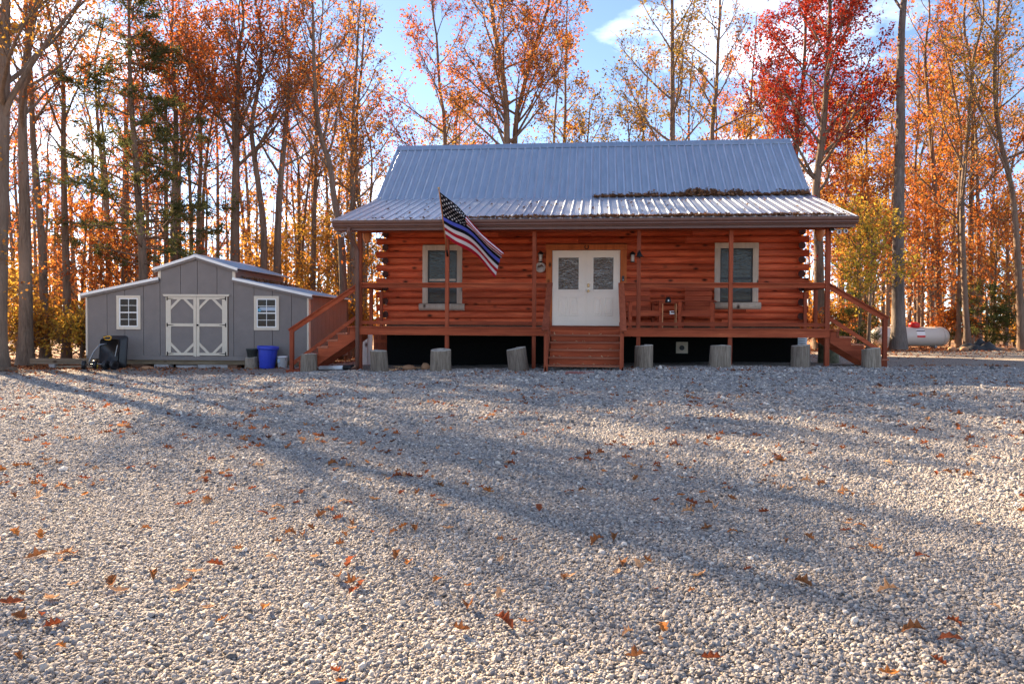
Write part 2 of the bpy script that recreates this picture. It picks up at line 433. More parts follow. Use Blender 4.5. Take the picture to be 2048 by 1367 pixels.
for i in range(14):
    zc = Z0 + CH * (i + .5)
    lo, hi = (-5.79, 5.79) if i % 2 == 0 else (-5.5, 5.57)
    if i == 13: lo, hi = -5.52, 5.58
    cuts = sorted((a, b) for a, b, z0, z1 in OPEN if zc + .05 > z0 and zc - .05 < z1)
    x = lo
    for a, b in cuts + [(hi, hi)]:
        while a - x > 4.6:
            L1 = x + random.uniform(2.2, 3.6); log_mesh(x, L1 - .003, zc).build('log', M['log'], fwall); x = L1
        log_mesh(x, a, zc).build('log', M['log'], fwall); x = b
def octa(r, cx, cz, k=.42):
    return [(cx + sx * r * a, cz + sz * r * b) for sx, sz, a, b in
            ((-1, -1, k, 1), (1, -1, k, 1), (1, -1, 1, k), (1, 1, 1, k), (1, 1, k, 1), (-1, 1, k, 1), (-1, 1, 1, k), (-1, -1, 1, k))]
for sx in (-1, 1):
    X = -5.5 if sx < 0 else 5.575
    sw = part('side_wall', MB().prism([(WY + .2, .92), (9.6, .92), (9.6, 3.8), (6., 6.75), (WY + .2, 3.8)], 0, X - .05, X + .05), M['darkwood'])
    for i in range(14):
        zc = Z0 + CH * (i + .5)
        y0, y1 = (WY - .2, 9.95) if i % 2 else (WY + .18, 9.7)
        lg = MB().prism(octa(.089, X, zc), 1, y0, y1).build('log', [M['log_y'], M['logend']], sw)
        for p in lg.data.polygons:
            if abs(p.normal.y) > .9: p.material_index = 1
    part('corner_board', MB().box(X - .04, X + .04, WY - .09, WY + .05, 3.57, 3.75), M['stain_z'])
part('rear_wall', MB().box(-5.5, 5.56, 9.5, 9.62, .92, 3.85), M['darkwood'])
part('skirting', MB().box(-5.53, 5.57, WY + .1, WY + .13, -.2, .93), M['black'], label='black fabric skirting under the porch')
for x0, x1 in ((-5.3, -1.3), (-1.25, 1.2), (1.25, 5.4)):
    part('sill_batten', MB().box(x0, x1, WY + .06, WY + .095, .875, .915), M['timber'])
for k in range(4):
    part('access_plank', MB().box(-5.95 + k * .105, -5.95 + k * .105 + .099, WY + .25 + .004 * (k % 2), WY + .28, gz(-5.7, 2.6) - .05, .93), M['stain_z'])
part('access_rail', MB().box(-5.94, -5.54, WY + .22, WY + .25, .66, .74), M['stain_x'])
v = part('vent_plate', MB().box(2.406, 2.717, WY + .07, WY + .099, .44, .745), M['cream'], label='tan square vent plate on the skirting')
MB().tube([(2.555, WY + .072, .59), (2.555, WY + .0, .59)], .065, 14).build('vent_pipe', M['blackplastic'], v)
# deck
for k in range(17):
    y = -.07 + k * .141
    part('deck_board', MB().box(-5.88, 5.9, y, y + .136, 1.089 + .0007 * (k % 3), DK), M['stain_x'])
part('rim_board', MB().box(-5.62, 5.68, -.045, -.005, .918, 1.086), M['stain_x'])
part('rim_board', MB().box(-5.87, -5.83, -.0, 2.3, .918, 1.086), M['stain_y'])
part('rim_board', MB().box(5.85, 5.89, -.0, 2.3, .918, 1.086), M['stain_y'])
for k in range(14):
    x = -5.4 + k * .83
    part('joist', MB().box(x, x + .04, 0, 2.3, .92, 1.085), M['darkwood'])
# posts & rails
for i, x in enumerate(POSTS):
    w = .052 if i in (0, 5) else .046
    part('porch_post', MB().box(x - w, x + w, .0, .095, gz(x, 0) - .12, 3.44), M['stain_z'])
part('porch_beam', MB().box(-5.63, 5.69, -.005, .1, 3.442, 3.56), M['stain_x'])
spans = [(POSTS[i] + .05, POSTS[i + 1] - .05) for i in range(5)]
for i, (a, b) in enumerate(spans):
    segs = [(a, b)] if i != 2 else [(a, -.8), (.82, b)]
    for a1, b1 in segs:
        part('top_rail', MB().box(a1, b1, .02, .06, 2.082, 2.172), M['stain_x'])
        part('rail_cap', MB().box(a1, b1, -.03, .11, 2.174, 2.204), M['stain_x'])
        part('bottom_rail', MB().box(a1, b1, .02, .06, 1.178, 1.26), M['stain_x'])
for sx, xc in ((-1, -5.6), (1, 5.66)):
    for y in (1.12, 2.1):
        part('rail_post', MB().box(xc - .042, xc + .042, y - .045, y + .045, DK, 2.08), M['stain_z'])
    part('top_rail', MB().box(xc - .02, xc + .02, .1, 2.2, 2.085, 2.175), M['stain_y'])
    part('rail_cap', MB().box(xc - .07, xc + .07, .115, 2.2, 2.178, 2.206), M['stain_y'])
# door
TY = WY - .085
for a in ((-1.09, -.925, 1.14, 3.196), (.905, 1.07, 1.14, 3.196), (-1.1, 1.08, 3.2, 3.345)):
    part('door_trim', MB().box(a[0], a[1], TY, WY + .02, a[2], a[3]), M['doortrim'])
part('door_frame', MB().box(-.921, .901, WY + .01, WY + .05, 1.13, 3.194), M['white'])
for s, (a, b) in enumerate(((-.915, -.012), (.008, .897))):
    dl = part('door', MB().box(a, b, WY - .045, WY + .005, 1.168, 3.186), M['white'])
    g0, g1 = (-.753, -.209) if s == 0 else (.186, .719)
    for bx in ((g0 - .05, g1 + .05, 2.995, 3.045), (g0 - .05, g1 + .05, 2.09, 2.14), (g0 - .05, g0, 2.14, 2.995), (g1, g1 + .05, 2.14, 2.995)):
        MB().box(bx[0], bx[1], WY - .06, WY - .046, bx[2], bx[3]).build('glazing_bead', M['white'], dl)
    MB().box(g0, g1, WY - .052, WY - .0465, 2.14, 2.995).build('pane', M['film'], dl)
    for p0 in (g0, (g0 + g1) / 2 + .035):
        p1 = p0 + (g1 - g0) / 2 - .035
        mb = MB(); vs = []
        for ins, yy in ((0, WY - .0455), (.018, WY - .053), (.045, WY - .0475), (.07, WY - .055)):
            vs += [(p0 + ins, yy, 1.425 + ins), (p1 - ins, yy, 1.425 + ins), (p1 - ins, yy, 1.93 - ins), (p0 + ins, yy, 1.93 - ins)]
        fs = [(4 * i + j, 4 * i + (j + 1) % 4, 4 * i + 4 + (j + 1) % 4, 4 * i + 4 + j) for i in range(3) for j in range(4)] + [(12, 13, 14, 15)]
        mb.add(vs, fs).build('panel', M['white'], dl)
    if s == 1:
        MB().tube([(.055, WY - .045, 2.1), (.055, WY - .075, 2.1), (.055, WY - .085, 2.1), (.055, WY - .12, 2.1)], [.034, .034, .018, .034], 14).build('knob', M['brass'], dl)
        MB().tube([(.055, WY - .045, 2.24), (.055, WY - .075, 2.24)], .034, 14).box(.03, .082, WY - .07, WY - .045, 2.2, 2.3).build('deadbolt', M['brass'], dl)
    else:
        MB().box(-.015, .012, WY - .062, WY - .046, 1.17, 3.185).build('astragal', M['white'], dl)
part('door_sill', MB().box(-.95, .93, WY - .12, WY - .0, 1.128, 1.163), M['stain_x'])
# windows
for (x0, x1, z0, z1, dark) in ((-4.484, -3.382, 1.757, 3.348, 0), (3.373, 4.501, 1.815, 3.37, 1)):
    y = WY - .09
    t = .145
    wn = part('window', MB().box(x0 + t, x1 - t, WY - .03, WY + .01, z0, z1 - t), M['screen'])
    for bx in ((x0, x0 + t, z0, z1 - t), (x1 - t, x1, z0, z1 - t), (x0, x1, z1 - t + .002, z1)):
        MB().box(bx[0], bx[1], y, WY, bx[2], bx[3]).build('trim', M['trim'], wn)
    zm = (z0 + z1 - t) / 2 - .08
    a, b, c, d = x0 + t, x1 - t, z0 + .02, z1 - t
    for bx in ((a, a + .035, c, d), (b - .035, b, c, d), (a + .036, b - .036, d - .035, d), (a + .036, b - .036, c, c + .035)):
        MB().box(bx[0], bx[1], WY - .05, WY - .031, bx[2], bx[3]).build('frame', M['blackplastic'], wn)
    MB().box(a + .036, b - .036, WY - .047, WY - .0315, zm - .03, zm + .025).build('meeting_rail', M['trim'] if not dark else M['blackplastic'], wn)
    MB().box(a + .036, b - .036, WY - .036, WY - .0305, zm + .026, d - .036).build('pane', M['glass'], wn)
    MB().box(a + .036, b - .036, WY - .034, WY - .0305, c + .036, zm - .031).build('pane', M['glass'] if dark else M['shedglass'], wn)
    mb = MB(); pr = [(.0, -.1), (-.05, -.098), (-.1, -.075), (-.125, -.03), (-.125, .03), (-.1, .075), (-.05, .092), (0, .092)]
    mb.prism([(WY - .02 + yy, z0 - .1 + zz_) for yy, zz_ in pr], 0, x0 - .09, x1 + .07, 0, True).build('sill_log', M['trim'], wn)
# roof
RX = 6.12; NP = 13; PW = 2 * RX / NP
roof = part('roof', MB().prism([(-.36, 3.60), (3.5, 4.72), (6.0, 6.79), (9.9, 3.56), (9.9, 3.48), (6, 6.7), (3.5, 4.63), (-.36, 3.52)], 0, -RX + .1, RX - .1), M['darkwood'])
def roof_panel(p, q, name='roof_panel', w=PW, ribs=4):
    # p, q: (y, z) at the eave and at the top
    d = Vector((0, q[0] - p[0], q[1] - p[1])); d.normalize(); nrm = Vector((0, -d.z, d.y))
    if nrm.z < 0: nrm = -nrm
    pr = []
    for k in range(ribs):
        c = w * (k + .5) / ribs - w / 2
        pr += [(c - .036, 0), (c - .01, .026), (c + .01, .026), (c + .036, 0)]
        for e in (.07, .1): pr += [(c + e - .01, 0), (c + e, .004), (c + e + .01, 0)]
    pr = [(-w / 2, 0)] + pr + [(w / 2, 0)]
    pr = [a for i, a in enumerate(pr) if i == 0 or a[0] > pr[i - 1][0]]
    pr = [a for a in pr if a[0] <= w / 2]
    n = len(pr); vs = []
    for e in (p, q):
        for h in (0, -.012):
            for x, z in pr: vs.append(Vector((x, e[0], e[1])) + nrm * (z if h == 0 else h))
    mb = MB()
    fs = [(i, i + 1, 2 * n + i + 1, 2 * n + i) for i in range(n - 1)] + [(n + i + 1, n + i, 3 * n + i, 3 * n + i + 1) for i in range(n - 1)]
    fs += [(i + 1, i, n + i, n + i + 1) for i in range(n - 1)] + [(2 * n + i, 2 * n + i + 1, 3 * n + i + 1, 3 * n + i) for i in range(n - 1)]
    fs += [(0, 2 * n, 3 * n, n), (n - 1, 2 * n - 1, 4 * n - 1, 3 * n - 1)]
    mb.add(vs, fs)
    me = bpy.data.meshes.new(name); me.from_pydata(mb.v, [], mb.f); me.materials.append(M['roof']); me.update()
    return me
pm1 = roof_panel((-.44, 3.69), (3.5, 4.805)); pm2 = roof_panel((3.44, 4.775), (6.0, 6.885)); pm3 = roof_panel((9.95, 3.615), (6.0, 6.885))
for k in range(NP):
    x = -RX + PW * (k + .5)
    for me in (pm1, pm2, pm3): obj_of('roof_panel', me, roof, (x, 0, 0))
MB().prism([(5.8, 6.735), (5.82, 6.76), (6., 6.925), (6.18, 6.76), (6.2, 6.735), (6., 6.9)], 0, -RX - .02, RX + .02).build('ridge_cap', M['roof'], roof)
for sx in (-1, 1):
    x = sx * (RX + .012)
    MB().prism([(-.42, 3.70), (3.5, 4.81), (6., 6.9), (6., 6.72), (3.5, 4.64), (-.42, 3.53)], 0, x - .012, x + .012).build('rake_trim', M['roof'], roof)
part('fascia', MB().box(-6.1, 6.13, -.36, -.33, 3.45, 3.66), M['gutter'])
part('soffit', MB().box(-6.08, 6.1, -.33, -.01, 3.46, 3.49), M['stain_x'])
part('porch_ceiling', MB().prism([(.1, 3.57), (WY + .1, 4.2), (WY + .1, 4.25), (.1, 3.62)], 0, -5.8, 5.85), M['stain_x'])
gut = part('gutter', MB().prism([(-.365, 3.675), (-.365, 3.515), (-.42, 3.515), (-.43, 3.54), (-.455, 3.56), (-.455, 3.585), (-.485, 3.625), (-.49, 3.675), (-.475, 3.68), (-.472, 3.668), (-.468, 3.62), (-.44, 3.57), (-.41, 3.53), (-.38, 3.53), (-.38, 3.675)], 0, -6.12, 6.16), M['gutter'], label='brown metal gutter along the porch eave')
dsp = [(-5.72, -.42, 3.52), (-5.72, -.42, 3.43), (-5.7, -.34, 3.3), (-5.62, -.14, 3.06), (-5.6, -.1, 2.95), (-5.6, -.1, .2), (-5.62, -.07, .11), (-5.75, .02, .07), (-5.82, .06, .06)]
part('downspout', MB().tube(dsp, .05, 8), M['gutter'], label='brown downspout running down the corner post')
# ---- stairs
def front_stairs():
    for k in range(1, 6):
        y = -.28 * k; z = DK - .1675 * k
        part('tread', MB().box(-.815, .835, y - .055, y + .262, z - .036, z), M['tread'])
        part('riser', MB().box(-.79, .81, y + .268, y + .285, z + .001, z + .1305), M['stain_x'])
    for x in (-.83, .83):
        prof = [(-.01, 1.08), (-.01, .78), (-1.5, -.02), (-1.72, .02), (-1.72, .26)]
        part('stringer', MB().prism(prof, 0, x - .02 if x < 0 else x + .007, x + .013 if x < 0 else x + .04), M['stain_y'])
        part('newel_post', MB().box(x - .043, x + .043, -1.72, -1.63, gz(x, -1.7) - .1, 1.02), M['stain_z'])
        xx = x - .02 if x < 0 else x + .03
        part('hand_rail', MB().beam((xx, .0, 2.11), (xx, -1.72, 1.0), .038, .09), M['stain_y'])
        part('hand_rail_cap', MB().beam((xx, .0, 2.185), (xx, -1.79, 1.06), .14, .036), M['stain_y'])
        part('lower_rail', MB().beam((xx, .0, 1.35), (xx, -1.66, .36), .038, .085), M['stain_y'])
front_stairs()
def side_stairs(sx, x_edge, run, rise, n, x_post, zpost_top, rail_lo):
    xs = lambda d: x_edge + sx * d
    w0, w1 = .03, 1.05
    for yy in (w0, w1):
        poly = [(xs(-.2), 1.085)]
        x, z = 0., 1.085
        poly.append((xs(0), z))
        for k in range(1, n + 1):
            z = 1.085 - rise * k
            poly.append((xs(run * (k - 1)), z)); poly.append((xs(run * k), z))
        xe = run * n
        poly.append((xs(xe), max(z - rise, .0)))
        poly.append((xs(xe - .35), max(z - rise, .0)))
        poly.append((xs(-.2), .80))
        part('stringer', MB().prism(poly, 1, yy - .02, yy + .02), M['stain_x'])
    for k in range(1, n + 1):
        z = 1.125 - rise * k; a, b = xs(run * (k - 1) + .004), xs(run * k + .03)
        part('tread', MB().box(min(a, b), max(a, b), w0 - .045, w1 + .045, z - .036, z), M['tread'])
    xc = POSTS[0] - .045 if sx < 0 else POSTS[5] + .045
    zb = gz(x_post, 0) - .1
    for yy in (.05,):
        part('newel_post', MB().box(x_post - .046, x_post + .046, yy - .046, yy + .046, zb, zpost_top - .03), M['stain_z'])
        d = Vector((x_post - xc, 0, zpost_top - 2.15)); d.normalize()
        e = Vector((x_post, yy, zpost_top - .04)) + d * .06
        part('hand_rail', MB().beam((xc, yy, 2.10), e + Vector((0, 0, -.02)), .038, .1), M['stain_x'])
        part('hand_rail_cap', MB().beam((xc, yy, 2.175), e + Vector((0, 0, .055)) + d * .03, .14, .03), M['stain_x'])
        part('lower_rail', MB().beam((xc, yy, 1.38), (x_post - sx * .04, yy, rail_lo), .038, .09), M['stain_x'])
side_stairs(-1, -5.88, .252, .172, 5, -7.335, 1.06, .19)
side_stairs(1, 5.905, .272, .172, 4, 6.94, 1.42, .58)
part('stair_foot_board', MB().box(-7.45, -7.0, -.06, 1.0, gz(-7.3, 0) - .05, gz(-7.3, 0) + .06), M['stain_x'])
# ---- things fixed to the cabin
def sconce(x, z, label):
    t = thing('porch_lamp', label, 'lamp', (x, WY - .07, z), group='porch wall lamps')
    MB().box(-.055, .055, -.03, .02, .0, .12).build('back_plate', M['blackmetal'], t)
    MB().lathe([(.0, .15), (.03, .14), (.075, .09), (.078, .06), (.0, .06)], 12, cy=-.09).build('hood', M['blackmetal'], t)
    MB().lathe([(.0, .058), (.05, .058), (.05, -.13), (.0, -.13)], 12, cy=-.09).build('glass_shade', simple_lampglass, t)
    for a in range(4):
        an = a * math.pi / 2 + .78; cx_, cy_ = .053 * math.cos(an), -.09 + .053 * math.sin(an)
        MB().tube([(cx_, cy_, .06), (cx_, cy_, -.14)], .006, 4).build('cage_bar', M['brass'], t)
    MB().lathe([(.0, -.131), (.056, -.131), (.05, -.15), (.0, -.16)], 12, cy=-.09).build('base_cap', M['blackmetal'], t)
simple_lampglass = simple('frosted_lamp_glass', (.62, .56, .5), .25, 0, .1, 6, 0)
sconce(-1.235, 3.02, 'black caged wall lamp above the round plaque beside the door')
sconce(1.222, 3.0, 'black caged wall lamp between the door trim and the bell post')
t = thing('round_plaque', 'round pale plaque hanging under the wall lamp beside the door', 'plaque', (-1.237, WY - .09, 2.73))
MB().tube([(0, 0, 0), (0, -.03, 0)], .128, 24).build('disc', simple('plaque_grey', (.4, .34, .3), .7, 0, .45, 9, .2), t)
MB().tube([(.128 * math.cos(a * .2618), -.03, .128 * math.sin(a * .2618)) for a in range(25)], .012, 6, False).build('rim', M['trim'], t)
mb = MB(); mb.add([(-.09, -.033, .0), (-.06, -.033, .06), (-.02, -.033, .05), (.02, -.033, .085), (.07, -.033, .06), (.095, -.033, 0), (.03, -.033, .02), (-.03, -.033, -.01)], [(0, 7, 1), (1, 7, 2), (2, 7, 6), (2, 6, 3), (3, 6, 4), (4, 6, 5)]); mb.build('printed_picture', M['darkwood'], t)
hs = MB().tube([(.05 * math.cos(a), 0, .055 * math.sin(a)) for a in np.linspace(R(130), R(410), 15)], .011, 6).build('horseshoe', M['blackmetal'], None, (0, TY - .014, 3.275)); tag(hs, 'iron horseshoe hung over the double door', 'horseshoe')
t = thing('door_bell_keypad', 'small dark keypad fixed to the stained door trim', 'keypad', (.978, TY, 2.43))
MB().box(-.03, .03, -.025, -.002, -.07, .07).build('housing', M['blackplastic'], t); MB().tube([(0, -.025, -.035), (0, -.032, -.035)], .015, 12).build('button', M['greymetal'], t)
t = thing('dinner_bell', 'dark iron dinner bell hung on the porch post', 'bell', (1.276, -.02, 2.83))
MB().lathe([(.0, .1), (.03, .095), (.045, .06), (.055, .02), (.085, -.02), (.08, -.02), (.0, .05)], 16, cy=-.12).build('bell_cup', M['blackmetal'], t)
MB().tube([(0, .02, .1), (0, -.06, .14), (0, -.12, .105)], .012, 6).build('bracket', M['blackmetal'], t)
MB().tube([(0, -.12, .03), (0, -.12, -.06)], [.006, .018], 6).build('clapper', M['blackmetal'], t)
MB().tube([(-.09, -.02, -.02), (-.04, -.13, .02), (.06, -.13, .02), (.12, -.02, -.03)], .008, 5).build('yoke', M['blackmetal'], t)
def gourd(x, ribbed, label):
    t = thing('hanging_gourd', label, 'ornament', (x, .62, 3.23))
    n = 18
    def fn(v, a):
        k = 1 + (.05 * math.cos(a * 9) if ribbed else 0); return (v[0] * k, v[1] * k, v[2])
    MB().lathe([(.0, 0), (.04, .005), (.075, .07), (.1, .14), (.12, .2), (.118, .26), (.085, .31), (.03, .335), (0, .338)], 36, fn=fn).build('body', M['terracotta'], t)
    MB().tube([(0, 0, .335), (0, 0, .42)], .006, 5).build('hanging_cord', M['darkwood'], t)
    if ribbed:
        for k in range(6):
            a = k * math.pi / 3 + .3
            MB().tube([(r_ * 1.05 * math.cos(a), r_ * 1.05 * math.sin(a), z) for r_, z in ((.04, .005), (.1, .14), (.12, .2), (.118, .26), (.085, .31), (.02, .337))], .005, 4).build('dark_rib', M['darkwood'], t)
gourd(-5.575, True, 'orange ribbed gourd hanging at the porch end nearer the shed')
gourd(5.60, False, 'plain orange gourd hanging at the porch end nearer the propane tank')
t = thing('flood_light', 'twin-head white security light under the gutter beyond the plain gourd', 'light', (5.78, -.05, 3.4))
MB().box(-.13, -.04, -.03, .05, .0, .08).build('mount', M['blackplastic'], t)
for dx, dz in ((.05, -.02), (.2, .0)):
    h = MB().tube([(dx, .02, dz), (dx, -.06, dz - .01), (dx, -.1, dz - .02)], [.035, .055, .05], 12).build('lamp_head', M['bucket'], t)
    MB().box(dx - .02, dx + .025, -.108, -.1, dz - .045, dz + .02).build('sensor_face', M['blackplastic'], h)
MB().tube([(-.04, 0, .03), (.2, .0, .02)], .014, 6).build('arm', M['bucket'], t)
t = thing('security_camera', 'small white camera under the gutter by the downspout', 'camera', (-5.98, -.05, 3.38))
MB().tube([(0, .04, 0), (0, -.06, -.01)], .04, 12).build('body', M['bucket'], t); MB().tube([(0, -.06, -.01), (0, -.066, -.01)], .025, 12).build('lens', M['blackplastic'], t)
MB().tube([(0, .0, .02), (0, .0, .1)], .012, 6).build('mount', M['bucket'], t)
# flag
t = thing('flag', 'black, red and white striped flag with one blue line on angled pole', 'flag', (-3.355, -.02, 2.86))
A = Vector((0, -.03, .02)); B = Vector((-.01, -1.06, 1.44))
MB().tube([A, B], .014, 8).build('flag_pole', wood('pole_wood', 2, (.3, .12, .05), (.42, .19, .08), (.5, .25, .1), knots=False), t)
MB().lathe([(0, -.03), (.018, -.02), (.012, 0), (.026, .02), (.024, .04), (0, .055)], 10).build('finial', M['brass'], t, B)
MB().tube([A + Vector((0, .03, -.03)), A + Vector((0, -.1, .1))], .022, 8).build('pole_bracket', M['blackmetal'], t)
FD = (B - A).normalized()
def flagp(u, v):
    # u along the fly 0..1, v from the top edge 0 to the bottom edge 1
    h0 = A + FD * (1.70 - 1.2 * v)
    a_ = min(v / .5, 1.); b_ = max(0., (v - .5) / .5)
    dx = 1.45 + (1.33 - 1.45) * a_ + (1.17 - 1.33) * b_
    dz = -1.40 + (-.97 + 1.40) * a_ + (-.93 + .97) * b_
    up_ = max(0., .5 - v) / .5
    zig = math.sin(up_ * math.pi * 2.6) * .17 * min(1., u * 1.6)
    wave = .07 * math.sin(u * 6.5 + v * 2.2) * min(1, u * 4)
    lat = .03 * math.sin(u * 7.5 - v * 3) * min(1, u * 4)
    return h0 + Vector((dx * u + lat * .5, .45 * u + zig + wave, dz * u + .10 * math.sin(u * math.pi) * (1 - .6 * up_) + lat))
NU, NVV = 40, 39
mb = MB(); vs = [flagp(i / NU, j / NVV) for i in range(NU + 1) for j in range(NVV + 1)]
mb.add(vs, [])
ROW = {0: 'r', 1: 'w', 2: 'r', 3: 'w', 4: 'r', 5: 'w', 6: 'k', 7: 'b', 8: 'k', 9: 'w', 10: 'r', 11: 'w', 12: 'r'}
IDX = {'k': 0, 'w': 1, 'r': 2, 'b': 3}
for i in range(NU):
    for j in range(NVV):
        row = j // 3; c = ROW[row]
        if row <= 6 and i / NU < .4: c = 'k'
        a = i * (NVV + 1) + j
        mb.f.append((a, a + 1, a + NVV + 2, a + NVV + 1)); mb.m.append(IDX[c]); mb.sm.append(True)
FLG = [leaf_mat('flag_black', [(.014, .014, .018)] * 2, .2), leaf_mat('flag_white', [(.72, .7, .74)] * 2, .25), leaf_mat('flag_red', [(.42, .02, .035)] * 2, .25), leaf_mat('flag_blue', [(.1, .13, .6)] * 2, .25)]
cl = mb.build('cloth', FLG, t)
mb = MB()
for r_ in range(9):
    for c_ in range(6 if r_ % 2 == 0 else 5):
        u0 = (.4 * (c_ * 2 + (1 if r_ % 2 == 0 else 2))) / 12; v0 = (7 / 13) * (r_ + 1) / 10
        e = 1e-3; P = flagp(u0, v0); du = (flagp(u0 + e, v0) - P) / (e * 1.5); dv = (flagp(u0, v0 + e) - P) / (e * .93)
        n = du.cross(dv).normalized()
        if n.y > 0: n = -n
        for sgn in (1, -1):
            vs = [P + n * .004 * sgn]
            for k in range(10):
                an = k * math.pi / 5; rr = .03 if k % 2 == 0 else .0125
                vs.append(P + n * .004 * sgn + du.normalized() * rr * math.sin(an) - dv.normalized() * rr * math.cos(an))
            mb.add(vs, [(0, 1 + k, 1 + (k + 1) % 10) for k in range(10)])
mb.build('printed_star_field', FLG[1], cl)
# porch chairs
M['chair'] = wood('red_chair_wood', 0, (.2, .04, .02), (.4, .08, .035), (.58, .15, .06), knots=False)
def chair(x, y, rz, label):
    t = thing('porch_chair', label, 'chair', (x, y, DK), rz, 'wooden porch chairs')
    for sx in (-.36, .36):
        MB().box(sx - .035, sx + .035, -.3, -.21, 0, .62).build('leg', M['chair'], t)
        MB().box(sx - .03, sx + .03, .25, .33, 0, .6).build('leg', M['chair'], t)
        MB().box(sx - .065, sx + .065, -.34, .38, .622, .652).build('armrest', M['chair'], t)
        MB().beam((sx * .86, -.26, .34), (sx * .86, .34, .26), .03, .09).build('side_rail', M['chair'], t)
    MB().box(-.33, .33, -.32, -.29, .28, .38).build('apron', M['chair'], t)
    for k in range(5):
        MB().box(-.32, .32, -.285 + k * .115, -.285 + k * .115 + .1, .385 - k * .014, .41 - k * .014).build('seat_slat', M['chair'], t)
    for k in range(5):
        z = .4 + k * .128; yy = .27 + k * .035
        MB().beam((-.31, yy, z + .06), (.31, yy, z + .06), .12, .022, (0, 1, -.27)).build('back_slat', M['chair'], t)
    for sx in (-.22, .22):
        MB().beam((sx, .275, .3), (sx, .47, 1.03), .05, .03, (0, 1, 0)).build('back_stile', M['chair'], t)
    t.scale = (1.1, 1.1, 1.06)
chair(1.44, 1.55, R(14), 'wooden porch chair half hidden by the bell post')
chair(2.83, 1.5, R(-12), 'wooden slatted porch chair under the window past the side table')
t = thing('side_table', 'slender square side table between the two porch chairs', 'table', (2.12, 1.45, DK), 0)
MB().box(-.185, .185, -.185, .185, .615, .635).build('top', M['stain_x'], t)
MB().box(-.165, .165, -.165, .165, .33, .345).build('shelf', M['stain_x'], t)
lampw = wood('pale_table_leg', 2, (.45, .2, .09), (.55, .27, .13), (.6, .33, .17), knots=False)
for a in (-1, 1):
    for b in (-1, 1): MB().box(a * .17 - .012, a * .17 + .012, b * .17 - .012, b * .17 + .012, 0, .614).build('leg', lampw, t)
t = thing('lantern', 'small domed black lantern standing on the side table', 'lantern', (2.1, 1.45, DK + .635))
MB().lathe([(0, 0), (.078, 0), (.078, .05), (.068, .09), (.05, .13), (.02, .155), (0, .16)], 16).build('body', M['blackplastic'], t)
MB().tube([(0, -.07, .06), (0, -.08, .06)], .02, 10).build('lens', M['bucket'], t); MB().tube([(-.05, 0, .13), (-.03, 0, .19), (.03, 0, .19), (.05, 0, .13)], .006, 5).build('handle', M['blackmetal'], t)
bk = MB().box(-.055, .055, -.08, .08, 0, .018).box(-.05, .06, -.07, .075, .019, .032).box(-.055, .05, -.075, .06, .07, .085).box(-.05, -.03, -.06, .06, .032, .07).build('folded_cloth', M['vinyl'], None, (2.19, 1.4, DK + .346)); tag(bk, 'white folded cloth on the lower shelf of the side table', 'cloth')

# ------------------------------------------------------------------ shed
shed = thing('storage_shed', 'grey barn shaped storage shed with cream double doors', 'shed', (-11.275, 2.758, 0), R(3.61))
def sp(name, mb, mat, parent=shed, label=None):
    o = mb.build(name, mat, parent)
    if label: o['label'] = label
    return o
SD = 4.4
def stop(x):
    x = abs(x)
    return 3.085 - .3 * x if x <= 1.09 else 2.463 - .2085 * (x - 1.04)
body = sp('wall_core', MB().prism([(-3.24, .1), (3.26, .1), (3.26, 1.97), (1.07, 2.42), (1.07, 2.74), (0, 3.05), (-1.07, 2.74), (-1.07, 2.42), (-3.24, 1.97)], 1, .03, SD), M['darkwood'])
GX = [-3.25, -2.67, -2.14, -1.58, -1.09, -.48, .02, .6, 1.09, 1.69, 2.23, 2.79, 3.27]
for a, b in zip(GX[:-1], GX[1:]):
    a1, b1 = a + .007, b - .007
    zb = .225
    if a > -1.1 and b < 1.1: zb = 1.98
    sp('siding_panel', MB().prism([(a1, zb), (b1, zb), (b1, stop(b1 - .001 if b1 > 0 else b1 + .001) - .02), (a1, stop(a1) - .02)], 1, .0, .028), M['shed'])
for a, b in ((-1.083, -.93), (.94, 1.083)): sp('siding_panel', MB().box(a, b, .0, .028, .225, 1.978), M['shed'])
for k in range(10):
    y0 = .06 + k * .434
    sp('siding_panel', MB().box(3.262, 3.285, y0 + .006, y0 + .428, .22, 1.98), M['shed'])
    sp('siding_panel', MB().box(-3.265, -3.242, y0 + .006, y0 + .428, .22, 1.98), M['shed'])
for s in (-1, 1):
    sp('clerestory_wall', MB().box(min(s * 1.07, s * 1.09), max(s * 1.07, s * 1.09), .03, SD, 2.4, 2.745), M['shed'])
    sp('clerestory_corner', MB().box(min(s * 1.06, s * 1.14), max(s * 1.06, s * 1.14), -.02, .03, 2.46, 2.75), M['cream'])
    sp('corner_board', MB().box(min(s * 3.25, s * 3.3), max(s * 3.25, s * 3.3), -.02, .1, .22, 1.98), M['cream'])
sp('corner_board', MB().box(3.287, 3.3, .1, .16, .22, 1.98), M['cream'])
sp('base_board', MB().box(-3.28, 3.29, -.03, .03, .1, .222), M['shed'])
sp('base_board', MB().box(3.287, 3.32, .03, SD, .1, .218), M['shed'])
for yy in (.15, 1.6, 3.0, 4.1): sp('skid', MB().box(-3.25, 3.26, yy, yy + .14, -.03, .098), M['timber'])
